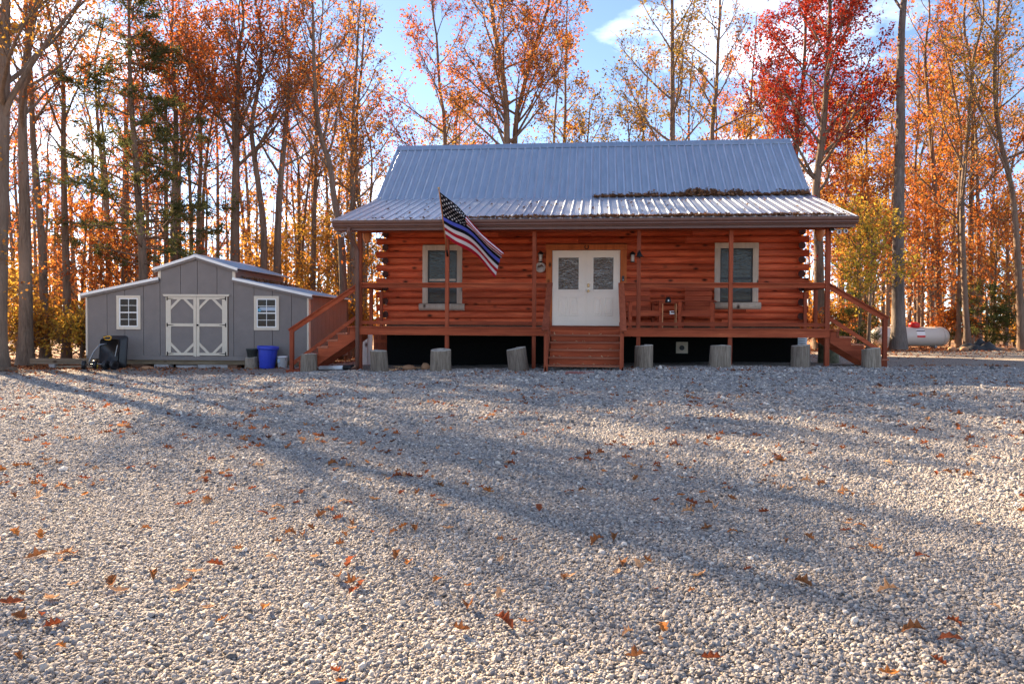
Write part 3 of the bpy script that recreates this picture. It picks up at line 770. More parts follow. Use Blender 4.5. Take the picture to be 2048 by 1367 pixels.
# roof planes
def shed_roof(p, q, name='roof_sheet'):
    # p eave (x,z), q top (x,z); ribs run with the slope
    p, q = Vector((p[0], 0, p[1])), Vector((q[0], 0, q[1])); d = (q - p).normalized(); n = Vector((-d.z, 0, d.x))
    if n.z < 0: n = -n
    pr = []; y = -.09
    while y < SD + .05:
        pr += [(y, 0), (y + .16, 0), (y + .18, .02), (y + .2, .02), (y + .22, 0)]; y += .22
    pr = [a for i, a in enumerate(pr) if i == 0 or a[0] > pr[i - 1][0] + 1e-4]
    k = len(pr); vs = []
    for e in (p, q):
        for h in (None, -.02):
            for yy, zz_ in pr: vs.append(e + Vector((0, yy, 0)) + n * (zz_ if h is None else h))
    fs = [(i, i + 1, 2 * k + i + 1, 2 * k + i) for i in range(k - 1)] + [(k + i + 1, k + i, 3 * k + i, 3 * k + i + 1) for i in range(k - 1)]
    fs += [(0, 2 * k, 3 * k, k), (k - 1, 2 * k - 1, 4 * k - 1, 3 * k - 1)] + [(i + 1, i, k + i, k + i + 1) for i in range(k - 1)]
    rf = sp(name, MB().add(vs, fs), M['roof'])
    for yy in (-.1,):
        MB().beam(p + Vector((0, yy, -.03)), q + Vector((0, yy, -.03)), .022, .075, n).build('rake_trim', M['vinyl'], rf)
        MB().beam(p + Vector((0, yy + .05, -.1)), q + Vector((0, yy + .05, -.1)), .06, .06, n).build('rake_board', M['shed'], rf)
for s in (-1, 1):
    shed_roof((s * 1.24, 2.765), (0, 3.15)); shed_roof((s * 3.42, 2.01), (s * 1.09, 2.497))
sp('ridge_cap', MB().prism([(-.14, 3.12), (0, 3.165), (.14, 3.12), (0, 3.18)], 1, -.1, SD + .05), M['roof'])
# doors
sp('door_header', MB().prism([(-.985, 2.01), (.995, 2.01), (.96, 1.95), (-.95, 1.95)], 1, -.06, .0), M['cream'])
for s in (-1, 1):
    x0, x1 = (-.905, -.002) if s < 0 else (.004, .912)
    dl = sp('door', MB().box(x0, x1, -.012, .012, .235, 1.945), M['shed'])
    def bar(a, b, c, d, n='frame_board', e=0): MB().box(a, b, -.036 - e, -.013, c, d).build(n, M['cream'], dl)
    so, si = (x0, x1) if s < 0 else (x1, x0)
    wo, wi = .15, .085
    if s < 0: A0, A1, B0, B1 = x0, x0 + wo, x1 - wi, x1
    else: A0, A1, B0, B1 = x1 - wo, x1, x0, x0 + wi
    bar(A0, A1, .24, 1.94, 'stile'); bar(B0, B1, .22, 1.94, 'stile')
    i0, i1 = min(A1, B1), max(A0, B0)
    for z0, z1 in ((1.865, 1.94), (1.08, 1.165), (.24, .315)): bar(i0 + .001, i1 - .001, z0, z1, 'cross_rail')
    for zc, sg in ((1.865, -1), (.315, 1)):
        for xx, dx in ((i0, 1), (i1, -1)):
            p = (xx, -.022, zc + sg * .235); q = (xx + dx * .235, -.022, zc)
            pr = [(xx + dx * .001, zc + sg * .3), (xx + dx * .001, zc + sg * .2), (xx + dx * .2, zc + sg * .001), (xx + dx * .3, zc + sg * .001)]
            MB().prism(pr, 1, -.033, -.0131).build('corner_brace', M['cream'], dl)
    for z in (1.885, 1.122, .29):
        xo = A0 + .03 if s < 0 else A1 - .03
        d = 1 if s < 0 else -1
        h = MB().prism([(xo, z - .015), (xo + d * .2, z - .004), (xo + d * .2, z + .004), (xo, z + .015)], 1, -.045, -.0365)
        h.box(min(xo, xo + d * .03), max(xo, xo + d * .03), -.046, -.0365, z - .055, z + .055); h.build('hinge', M['blackmetal'], dl)
    if s > 0: MB().tube([(.05, -.036, 1.12), (.05, -.075, 1.12)], [.02, .03], 10).build('handle', M['blackmetal'], dl)
sp('door_astragal', MB().box(-.035, .0, -.05, -.0365, .2, 1.94), M['cream'])
for x0, x1, sticker in ((-2.37, -1.66, 0), (1.7, 2.43, 1)):
    z0, z1 = .985, 1.97
    w = sp('window', MB().box(x0 + .1, x1 - .1, -.012, -.002, z0 + .1, z1 - .1), M['shedglass'])
    for bx in ((x0, x0 + .075, z0, z1), (x1 - .075, x1, z0, z1), (x0 + .076, x1 - .076, z1 - .075, z1), (x0 + .076, x1 - .076, z0, z0 + .075)):
        MB().box(bx[0], bx[1], -.04, -.001, bx[2], bx[3]).build('trim', M['cream'], w)
    a, b, c, d = x0 + .077, x1 - .077, z0 + .077, z1 - .077
    for bx in ((a, a + .03, c, d), (b - .03, b, c, d), (a + .031, b - .031, d - .03, d), (a + .031, b - .031, c, c + .03), (a + .031, b - .031, (c + d) / 2 - .017, (c + d) / 2 + .017)):
        MB().box(bx[0], bx[1], -.034, -.0125, bx[2], bx[3]).build('sash', M['vinyl'], w)
    xm = (a + b) / 2
    for (q0, q1) in ((c + .03, (c + d) / 2 - .018), ((c + d) / 2 + .018, d - .03)):
        MB().box(xm - .007, xm + .007, -.026, -.0125, q0, q1).build('muntin', M['vinyl'], w)
        for xa, xb in ((a + .031, xm - .0075), (xm + .0075, b - .031)):
            MB().box(xa, xb, -.0255, -.0125, (q0 + q1) / 2 - .007, (q0 + q1) / 2 + .007).build('muntin', M['vinyl'], w)
    if sticker:
        MB().tube([(a + .08, -.0135, (c + d) / 2 + .09), (a + .08, -.0145, (c + d) / 2 + .09)], .05, 14).build('round_sticker', simple('cyan_sticker', (.08, .4, .6), .5, 0, .05, 3, 0), w)
        MB().box(a + .08, b - .035, -.0145, -.0135, (c + d) / 2 + .07, (c + d) / 2 + .17).build('paper_notice', simple('pale_notice', (.35, .42, .5), .6, 0, .1, 3, 0), w)
def shed_pt(x, y, z=0):
    a = R(3.61); return (-11.275 + x * math.cos(a) - y * math.sin(a), 2.758 + x * math.sin(a) + y * math.cos(a), z)
BLK = [(-1.75, .42, .2, M['darkwood'], 'dark timber block under the shed beside the yard cart'), (-1.05, .42, .15, M['concrete'], 'pale concrete block under the shed below its doors, nearer the cart'), (.72, .4, .16, M['concrete'], 'concrete block under the shed below the door leaf with the knob'), (1.05, .3, .16, M['darkwood'], 'short dark support block under the shed wall beside the door'), (2.7, .4, .16, M['concrete'], 'concrete block under the shed behind the blue bin')]
for x, w, h, ma, lb in BLK:
    p = shed_pt(x, .12); gzz = gz(p[0], p[1]); top = -.034
    b = MB().box(-w / 2, w / 2, -.15, .2, -.03, top - gzz); b.build('support_block', ma, None, (p[0], p[1], gzz)).rotation_euler = (0, 0, R(3.61 + random.uniform(-3, 3)))
    tag(bpy.context.scene.objects[-1] if False else COL.objects[-1], lb, 'block')
for x, dz, w, lb in ((-.3, .0, .62, 'weathered flat stone slab lying under the shed doors'), (.28, .02, .55, 'second flat stone slab lying under the shed doors, nearer the bin')):
    p = shed_pt(x, -.02); mb = MB(); n = 12
    ring = [(w / 2 * math.cos(k * 2 * math.pi / n) * random.uniform(.9, 1.05), .2 * math.sin(k * 2 * math.pi / n) * random.uniform(.9, 1.05)) for k in range(n)]
    mb.prism(ring, 2, -.03, .075)
    tag(mb.build('stone_slab', M['concrete'], None, (p[0], p[1], gz(p[0], p[1]) + dz)), lb, 'stone')

# ------------------------------------------------------------------ yard things
def stump(x, y, w, h, tilt, label, mats=('stump', 'stumptop'), hollow=False, square=False):
    z = gz(x, y); t = thing('log_stump', label, 'stump', (x, y, z), random.uniform(0, 6), 'upright log stumps')
    r = w / 2; n = 28; ph = [random.uniform(0, 6) for _ in range(4)]
    def fn(v, a):
        k = 1 + .035 * math.sin(3 * a + ph[0]) + .022 * math.sin(7 * a + ph[1]) + .016 * math.sin(13 * a + ph[2]) - (.05 if abs((a - ph[3]) % 6.283 - .1) < .12 else 0)
        return (v[0] * k, v[1] * k, v[2] + (.02 * math.sin(a + ph[2]) if v[2] > h * .8 else 0))
    b = MB().lathe([(r * 1.04, -.06), (r * 1.03, .06), (r, h * .4), (r * .985, h * .8), (r * .97, h - .012)], n, fn=fn).build('bark_side', M[mats[0]], t)
    pr = [(r * .97, h - .012), (r * .95, h), (r * .45, h + .004), (.0 if not hollow else r * .42, h + .002)]
    if hollow: pr += [(r * .36, h - .1), (0, h - .14)]
    tp = MB().lathe(pr, n, fn=fn).build('sawn_top', M[mats[1]], t)
    t.rotation_euler = (R(tilt[0]), R(tilt[1]), 0)
    b.rotation_euler = tp.rotation_euler = (0, 0, 0)
stump(-6.80, -.2, .40, .45, (0, 0), 'pale square-cut stump at the foot of the side stairs nearer the shed')
stump(-4.84, -.78, .41, .52, (1, -4), 'leaning grey stump in front of the red access planks')
stump(-3.37, -.8, .48, .53, (2, 1), 'hollow topped grey stump under the flag', hollow=True)
stump(-1.50, -.9, .46, .55, (0, -7), 'tilted grey stump between the flag post and the front steps')
stump(1.38, -.5, .43, .54, (0, 1), 'grey stump in front of the bell post beside the steps')
stump(3.1, -.55, .49, .52, (0, 2), 'grey stump in front of the skirting between vent and porch post')
stump(4.92, -.5, .42, .53, (0, 0), 'squared grey stump near the porch corner by the tank side stairs')
stump(6.48, -.45, .41, .45, (0, -2), 'grey stump at the foot of the side stairs nearer the propane tank')
stump(6.2, 1.9, .5, .5, (0, 0), 'dark mossy stump behind the side stairs', ('stumpdark', 'stumpdark'))
p = shed_pt(1.72, -.28)
stump(p[0], p[1], .36, .33, (0, 0), 'low grey stump carrying a dark pot against the shed')
zt = gz(p[0], p[1]) + .335
t = thing('plant_pot', 'dark round plant pot standing on the low stump at the shed', 'pot', (p[0] + .02, p[1], zt))
MB().lathe([(0, 0), (.125, 0), (.165, .2), (.175, .2), (.175, .235), (.155, .235), (.145, .19), (0, .19)], 22).build('pot_body', M['pot'], t)
MB().lathe([(.0, .185), (.145, .192)], 22).build('soil', M['darkwood'], t)
p = shed_pt(2.22, -.42)
t = thing('blue_bin', 'blue plastic bin with thick rim standing against the shed', 'bin', (p[0], p[1], gz(p[0], p[1])))
def fnb(v, a): return (v[0] * (1 + .012 * math.cos(a * 16)), v[1] * (1 + .012 * math.cos(a * 16)), v[2])
MB().lathe([(0, 0), (.2, 0), (.21, .02), (.262, .54), (.262, .55)], 48, fn=fnb).build('bin_body', M['blue'], t)
MB().lathe([(.262, .53), (.292, .535), (.3, .56), (.3, .62), (.285, .63), (.27, .62), (.25, .5), (.2, .05), (0, .05)], 48).build('rim', M['blue'], t)
t.rotation_euler = (0, R(3), 0)
p = shed_pt(2.66, -.4)
t = thing('paint_bucket', 'white plastic bucket beside the blue bin', 'bucket', (p[0], p[1], gz(p[0], p[1])))
MB().lathe([(0, 0), (.125, 0), (.14, .3), (.147, .3), (.147, .33), (.142, .33), (.13, .05), (0, .05)], 24).build('bucket_body', M['bucket'], t)
MB().box(-.09, -.02, -.142, -.136, .16, .25).build('printed_label', simple('blue_grey_label', (.3, .4, .5), .5, 0, .1, 4, 0), t)
MB().tube([(.14 * math.cos(a), .14 * math.sin(a) * .3 - .1, .28 - .1 * math.sin(a)) for a in np.linspace(0, math.pi, 10)], .005, 5).build('wire_handle', M['greymetal'], t)
# yard cart tipped up on its end
t = thing('yard_cart', 'black poly yard cart tipped up against the shed', 'cart', (-13.3, 1.75, gz(-13.3, 1.75)), R(4))
tub = MB(); rings = []
tilt = Matrix.Rotation(R(-78), 4, 'X')
def rrect(a, b, z, c=.08):
    pts = []
    for sx, sy, st in ((1, 1, 0), (-1, 1, 90), (-1, -1, 180), (1, -1, 270)):
        for k in range(4):
            an = R(st + k * 30); pts.append(Vector((sx * (a - c) + c * math.cos(an), sy * (b - c) + c * math.sin(an), z)))
    return pts
# local: bottom face towards -y after tilt
levels = [(.27, .33, .0), (.28, .345, .03), (.335, .43, .27), (.37, .465, .28), (.37, .465, .31), (.34, .44, .31), (.3, .36, .05)]
vs = []
for a, b, z in levels: vs += [Vector((0, .04, .5)) + Matrix.Rotation(R(82), 4, 'X') @ Vector((v.x, v.y, -z + .12)) for v in rrect(a, b, z)]
n = 16; fs = [(i * n + k, i * n + (k + 1) % n, (i + 1) * n + (k + 1) % n, (i + 1) * n + k) for i in range(len(levels) - 1) for k in range(n)]
fs += [tuple(range(n)), tuple((len(levels) - 1) * n + k for k in range(n))]
tub.add(vs, fs, 0, True)
tubo = tub.build('tub', M['blackplastic'], t)
MB().beam((.2, -.12, .36), (.26, -.1, .68), .02, .02).build('steel_strip', M['greymetal'], tubo)
MB().tube([(-.11, -.06, .83), (-.13, -.1, .9), (.03, -.1, .93), (.08, -.1, .91), (.06, -.08, .84), (-.0, -.06, .82), (-.11, -.06, .83)], .017, 8).build('grip', M['yellow'], tubo)
MB().tube([(-.05, -.1, .72), (-.18, -.2, .69), (-.3, -.3, .5), (-.4, -.34, .25), (-.42, -.34, .1)], .022, 8).build('drawbar', M['greymetal'], t)
MB().tube([(-.56, -.3, .12), (-.3, -.32, .16), (.1, -.32, .16), (.3, -.3, .12)], .016, 6).build('axle_frame', M['greymetal'], t)
MB().tube([(-.2, -.3, .16), (-.22, -.28, .02)], .02, 6).build('brace', M['yellow'], t)
for x, y, ang in ((-.58, -.3, 20), (-.27, -.32, 25), (.08, -.36, -15), (.3, -.36, -20)):
    a = R(ang); d = Vector((math.cos(a), math.sin(a), 0)) * .05; c = Vector((x, y, .13))
    w = MB().tube([c - d, c - d * .6, c + d * .6, c + d], [.1, .13, .13, .1], 20).build('wheel', M['blackplastic'], t)
    MB().tube([c - d * 1.06, c + d * 1.06], .055, 12).build('rim', M['greymetal'] if x < -.4 else M['blackmetal'], w)
# landscape timber + left things
t = thing('landscape_timber', 'long weathered landscape timber lying beside the shed', 'timber', (-15.2, 2.3, gz(-15.2, 2.3)), R(7))
MB().box(-.85, 1.05, -.06, .1, .1, .26).build('beam', M['timber'], t)
MB().box(-.28, -.12, -.1, .1, -.03, .098).build('support', M['concrete'], t)
tag(MB().beam((-.4, 0, .03), (.65, .12, .05), .09, .06).build('plank', M['timber'], None, (-14.7, 2.0, gz(-14.7, 2.))), 'loose pale plank on the ground in front of the landscape timber', 'plank')
tag(MB().lathe([(0, .2), (.2, .19), (.36, .13), (.42, .06), (.4, .02), (0, .0)], 18, fn=lambda v, a: (v[0] * 1.2, v[1], v[2])).build('white_cover', M['bucket'], None, (-15.95, .0, gz(-16, 0) + .04)), 'rounded white plastic cover on the leaves beside the timber', 'cover')
tag(MB().tube([(-16.3, .3, .0), (-15.2, .55, .0)], .09, 10).build('fallen_log', M['bark2'], None, (0, 0, gz(-15.7, .4) + .02)), 'mossy fallen log lying behind the white plastic cover', 'log')
# rocks
def rock(x, y, sx, sy, sz, label, seed):
    rr = random.Random(seed); mb = MB(); n = 12; m_ = 8
    vs = []
    for i in range(m_):
        ph = math.pi * (i + .5) / m_
        for k in range(n):
            a = 2 * math.pi * k / n; q = 1 + rr.uniform(-.11, .11)
            vs.append((sx * math.sin(ph) * math.cos(a) * q, sy * math.sin(ph) * math.sin(a) * q, sz * math.cos(ph) * q + sz * .6))
    fs = [(i * n + k, (i + 1) * n + k, (i + 1) * n + (k + 1) % n, i * n + (k + 1) % n) for i in range(m_ - 1) for k in range(n)] + [tuple(range(n)), tuple((m_ - 1) * n + k for k in reversed(range(n)))]
    mb.add(vs, fs, 0, True)
    tag(mb.build('rock', M['rock'], None, (x, y, gz(x, y) - .01)), label, 'rock')
rock(-4.36, .2, .17, .14, .085, 'low rounded brown rock under the porch beside the flag stump', 3)
rock(-3.93, .12, .115, .11, .115, 'pointed brown rock touching the hollow stump under the porch', 9)
rock(-4.62, .1, .075, .06, .035, 'small flat yellow-brown rock under the porch', 5)
rock(-12.35, 2.0, .2, .15, .06, 'flat brown rock on the ground beside the cart wheels', 12)
# drain pipe
pz = gz(-6.2, .4)
t = thing('drain_pipe', 'white drain pipe lying on the gravel from the downspout', 'pipe', (-5.86, .1, pz))
MB().tube([(-.12, .03, .085), (-.95, .55, .04)], .055, 12).build('pipe', M['bucket'], t)
MB().tube([(.1, -.07, .1), (-.0, -.0, .09), (-.16, .055, .083)], .068, 12).build('rubber_coupling', M['blackplastic'], t)
tag(MB().box(-.42, .55, -.35, .3, -.02, .035).build('stepping_mat', M['redmat'], None, (.05, -2.12, gz(.05, -2.1) + .004)), 'faded red mat on the gravel at the foot of the front steps', 'mat')
# boards behind the stair
for k, (x, h) in enumerate(((-6.6, .92), (-6.44, .98), (-6.3, .9))):
    tag(MB().box(-.07, .07, -.012, .012, 0, h).build('leaning_board', M['board_white'], None, (x, 3.3 + .03 * k, gz(x, 3.3) - .02)), ['bleached board standing behind the side stairs, nearest the shed', 'tallest bleached board standing behind the side stairs', 'bleached board behind the side stairs, nearest the access planks'][k], 'board', 'bleached boards behind the side stairs')
    COL.objects[-1].rotation_euler = (R(-4), R(random.uniform(-2, 2)), 0)
# outdoor unit
t = thing('heat_pump', 'white louvred outdoor unit beside the cabin corner', 'heat pump', (5.86, 3.1, gz(6, 3.1)))
MB().box(-.18, .08, -.15, .2, .0, .72).build('cabinet', M['bucket'], t)
for k in range(7): MB().box(-.16, .04, -.17, -.151, .32 + k * .055, .345 + k * .055).build('louvre', M['greymetal'], t)
# propane tank
TZ = gz(13.7, 16.5)
t = thing('propane_tank', 'long white propane tank with red dome lid beyond the big trunk', 'tank', (13.68, 16.5, TZ), R(6))
Lh, rr_ = 1.68, .415
prof = []
for k in range(9):
    a = k / 8 * math.pi / 2; prof.append((-(Lh - .36) - .36 * math.cos(a), rr_ * math.sin(a)))
prof += [(-x, r_) for x, r_ in reversed(prof)]
vs = []; n = 28; fs = []; ms = []
for x, r_ in prof:
    for k in range(n):
        a = 2 * math.pi * k / n; vs.append((x, r_ * math.sin(a), .47 + r_ * math.cos(a)))
mb = MB()
fs = [(i * n + k, i * n + (k + 1) % n, (i + 1) * n + (k + 1) % n, (i + 1) * n + k) for i in range(len(prof) - 1) for k in range(n)]
mb.add(vs, fs, 0, True).build('shell', M['tank'], t)
MB().tube([(x, 0, .47) for x in (-1.33, -1.30)], .419, 28, False).build('weld_seam', M['tankstain'], t)
MB().tube([(x, 0, .47) for x in (1.30, 1.33)], .419, 28, False).build('weld_seam', M['tankstain'], t)
MB().lathe([(.2, .84), (.225, .86), (.225, 1.0), (.2, 1.06), (.1, 1.085), (0, 1.09)], 22, cx=.2).build('dome_lid', M['red'], t)
for x in (-1.05, 1.05): MB().box(x - .05, x + .05, -.2, .2, -.02, .1).build('foot', M['concrete'], t)
st = MB(); pr = [(x, -(.418 ** 2 - (z - .47) ** 2) ** .5, z) for x in (.13, .48) for z in np.linspace(.44, .78, 9)]
st.add(pr, [(k, 9 + k, 10 + k, k + 1) for k in range(8)])
so = st.build('printed_sticker', [simple('sticker_white', (.78, .76, .75), .5, 0, .03, 4, 0), M['red'], M['blackplastic']], t)
for k, p in enumerate(so.data.polygons): p.material_index = (1, 1, 0, 0, 0, 0, 2, 0)[k]
# tarp pile
t = thing('tarp_pile', 'crumpled dark tarp heaped on the ground beyond the gravel', 'tarp', (14.6, 12.3, gz(14.6, 12.3)))
mb = MB(); nn = 22; rr0 = random.Random(4)
vs = []
for i in range(nn):
    for j in range(nn):
        u_, v_ = i / (nn - 1) * 2 - 1, j / (nn - 1) * 2 - 1; d = math.hypot(u_, v_)
        z = max(0, 1 - d) ** .8 * .36 * (1 + .35 * math.sin(u_ * 7 + v_ * 3) + .25 * math.sin(v_ * 9 - u_ * 4)) + rr0.uniform(0, .03)
        vs.append((u_ * .85, v_ * .5, z - .01))
mb.add(vs, [(i * nn + j, (i + 1) * nn + j, (i + 1) * nn + j + 1, i * nn + j + 1) for i in range(nn - 1) for j in range(nn - 1)], 0, True).build('tarp_sheet', M['tarp'], t)
for k, (x, y) in enumerate(((-.95, .0), (-.62, -.25), (.8, .1), (1.15, -.1), (1.0, .25))):
    rock(14.6 + x, 12.3 + y, .16, .13, .1, ['pale rock at the near edge of the dark tarp', 'rock holding the dark tarp edge down', 'rock beyond the dark tarp', 'outermost rock beyond the dark tarp', 'rock behind the dark tarp'][k], 20 + k)

# ------------------------------------------------------------------ trees
def tubes(segs):
    # segs: list of (pts Nx3, radii N, sides) -> V, Q
    V = []; Q = []; o = 0
    for pts, rad, n in segs:
        pts = np.asarray(pts, float); rad = np.asarray(rad, float); k = len(pts)
        d = np.empty_like(pts); d[1:-1] = pts[2:] - pts[:-2]; d[0] = pts[1] - pts[0]; d[-1] = pts[-1] - pts[-2]
        d /= np.linalg.norm(d, axis=1)[:, None] + 1e-9
        ref = np.array([1., 0, 0]) if abs(d[0, 0]) < .8 else np.array([0, 1., 0])
        a = np.cross(d, ref); a /= np.linalg.norm(a, axis=1)[:, None] + 1e-9; b = np.cross(d, a)
        th = np.arange(n) * 2 * math.pi / n
        ring = pts[:, None, :] + rad[:, None, None] * (np.cos(th)[None, :, None] * a[:, None, :] + np.sin(th)[None, :, None] * b[:, None, :])
        V.append(ring.reshape(-1, 3))
        i = np.arange(k - 1)[:, None] * n; j = np.arange(n)[None, :]; j2 = (j + 1) % n
        Q.append(np.stack([i + j, i + j2, i + n + j2, i + n + j], -1).reshape(-1, 4) + o); o += k * n
    return np.concatenate(V), np.concatenate(Q)
def leaves_mesh(C, D, size, width=.62, fold=.18):
    n = len(C); C = np.asarray(C); D = np.asarray(D) + rng.normal(0, .55, (n, 3)); D[:, 2] -= .25
    D /= np.linalg.norm(D, axis=1)[:, None] + 1e-9
    sd_ = np.cross(D, rng.normal(0, 1, (n, 3))); sd_ /= np.linalg.norm(sd_, axis=1)[:, None] + 1e-9
    nn_ = np.cross(D, sd_); Ls = (size * rng.uniform(.6, 1.3, n))[:, None]
    b = C; tip = C + D * Ls + nn_ * Ls * rng.uniform(-.2, .2, (n, 1))
    mid = C + D * Ls * .48 + nn_ * Ls * fold
    V = np.stack([b, mid + sd_ * Ls * width * .5, tip, mid - sd_ * Ls * width * .5], 1).reshape(-1, 3)
    return V, np.arange(4 * n).reshape(-1, 4)
def smooth_path(pts, n):
    pts = np.asarray(pts, float); k = len(pts)
    if k == 2: pts = np.array([pts[0], pts.mean(0), pts[1]]); k = 3
    P = np.vstack([2 * pts[0] - pts[1], pts, 2 * pts[-1] - pts[-2]])
    out_ = []
    seg = np.linalg.norm(np.diff(pts, axis=0), axis=1); cum = np.concatenate([[0], np.cumsum(seg)])
    for s in np.linspace(0, cum[-1], n):
        i = min(np.searchsorted(cum, s, 'right') - 1, k - 2); t_ = (s - cum[i]) / (seg[i] + 1e-9)
        p0, p1, p2, p3 = P[i], P[i + 1], P[i + 2], P[i + 3]
        out_.append(.5 * (2 * p1 + (p2 - p0) * t_ + (2 * p0 - 5 * p1 + 4 * p2 - p3) * t_ ** 2 + (3 * p1 - p0 - 3 * p2 + p3) * t_ ** 3))
    return np.array(out_)
def branch(p, d, L_, n, lift=.25, wob=.12):
    pts = [p]; d = d / np.linalg.norm(d)
    for i in range(n):
        d = d + rng.normal(0, wob, 3) + np.array([0, 0, lift / n]); d /= np.linalg.norm(d)
        pts.append(pts[-1] + d * L_ / n)
    return np.array(pts)
def perp_dir(d, el, az):
    ref = np.array([0, 0, 1.]) if abs(d[2]) < .9 else np.array([1., 0, 0])
    a = np.cross(d, ref); a /= np.linalg.norm(a); b = np.cross(d, a)
    return d * math.cos(el) + (a * math.cos(az) + b * math.sin(az)) * math.sin(el)
def tree_geo(path, r0, H, cs, cr, nprim, dens, lsize, limbs=(), up=.9, shoots=14):
    """path in local coords from the base; returns wood (V,Q) and leaves (V,Q)"""
    path = [np.array(p, float) for p in path]; top = path[-1]
    if H > top[2] + .5:
        d = (path[-1] - path[-2]); d /= np.linalg.norm(d); d = d * .5 + np.array([0, 0, .5])
        k = max(2, int((H - top[2]) / 2.5))
        for i in range(k):
            path.append(path[-1] + np.array([d[0] * .6 + rng.normal(0, .15), d[1] * .6 + rng.normal(0, .15), 1]) * (H - top[2]) / k)
    tr = smooth_path(path, 22); tz = tr[:, 2]
    tt = np.linspace(0, 1, len(tr)); rad = r0 * (1 - .88 * tt ** 1.15) + .012
    rad[0] *= 1.45; rad[1] *= 1.08
    segs = [(tr, rad, 10)]; LC = []; LD = []
    def at(z):
        i = np.clip(np.searchsorted(tz, z) - 1, 0, len(tr) - 2); f_ = np.clip((z - tz[i]) / (tz[i + 1] - tz[i] + 1e-9), 0, 1)
        return tr[i] * (1 - f_) + tr[i + 1] * f_, rad[i] * (1 - f_) + rad[i + 1] * f_
    def twigs(br, n, L_):
        k = len(br) - 1
        for _ in range(n):
            s = rng.uniform(.15, 1.) * k; i = min(int(s), k - 1); p = br[i] + (br[i + 1] - br[i]) * (s - i)
            d = br[i + 1] - br[i]; d = d / (np.linalg.norm(d) + 1e-9)
            dd = perp_dir(d, rng.uniform(.4, 1.1), rng.uniform(0, 6.28))
            tw = branch(p, dd, L_ * rng.uniform(.6, 1.3), 2, .1, .2)
            segs.append((tw, np.array([.007, .005, .003]), 3))
            m_ = max(0, int(rng.poisson(dens)))
            for _ in range(m_):
                u_ = rng.uniform(.25, 1.05); LC.append(tw[0] + (tw[-1] - tw[0]) * u_ + rng.normal(0, .09, 3)); LD.append(tw[-1] - tw[0])
    def primary(pts, r_):
        segs.append((pts, np.linspace(r_, .012, len(pts)), 6))
        Lp = np.linalg.norm(np.diff(pts, axis=0), axis=1).sum(); ns = max(3, int(Lp * 1.9))
        for j in range(ns):
            s = (.22 + .78 * (j + rng.uniform(.1, .9)) / ns) * (len(pts) - 1); i = min(int(s), len(pts) - 2)
            p = pts[i] + (pts[i + 1] - pts[i]) * (s - i); d = pts[i + 1] - pts[i]; d /= np.linalg.norm(d) + 1e-9
            dd = perp_dir(d, rng.uniform(.45, .95), rng.uniform(0, 6.28)) + np.array([0, 0, .25])
            L2 = Lp * rng.uniform(.25, .48) * (1.15 - s / len(pts) * .6)
            b2 = branch(p, dd, L2, 3, .3, .16)
            segs.append((b2, np.linspace(max(.007, r_ * .28), .005, 4), 4))
            twigs(b2, 8 + int(L2 * 3), .6)
        twigs(pts[len(pts) // 2:], 7, .5)
    for lp in limbs:
        lp = smooth_path(lp, 8); _, r_ = at(lp[0][2]); primary(lp, r_ * .5)
    az = rng.uniform(0, 6.28)
    for j in range(nprim):
        f_ = (j + rng.uniform(.2, .8)) / nprim; z = cs + (H - .4 - cs) * f_ ** 1.05
        p, r_ = at(z); az += 2.4 + rng.uniform(-.5, .5)
        e = rng.uniform(.55, .95) * up + .25 * f_
        d = np.array([math.cos(az) * math.cos(e), math.sin(az) * math.cos(e), math.sin(e)])
        Lb = cr * (1.25 - .75 * f_) * rng.uniform(.75, 1.2)
        primary(branch(p, d, Lb, 6, .35, .1), min(r_ * .5, .017 * Lb + .01))
    for j in range(shoots):
        z = rng.uniform(min(1.8, cs * .4), max(cs, 2.)); p, r_ = at(z); a = rng.uniform(0, 6.28)
        b = branch(p, np.array([math.cos(a), math.sin(a), .35]), rng.uniform(.4, 1.5), 3, .2, .2)
        segs.append((b, np.array([.012, .009, .006, .004]), 3)); twigs(b, 3, .35)
    wv = tubes(segs)
    if LC: lv = leaves_mesh(np.array(LC), np.array(LD), lsize)
    else: lv = None
    return wv, lv
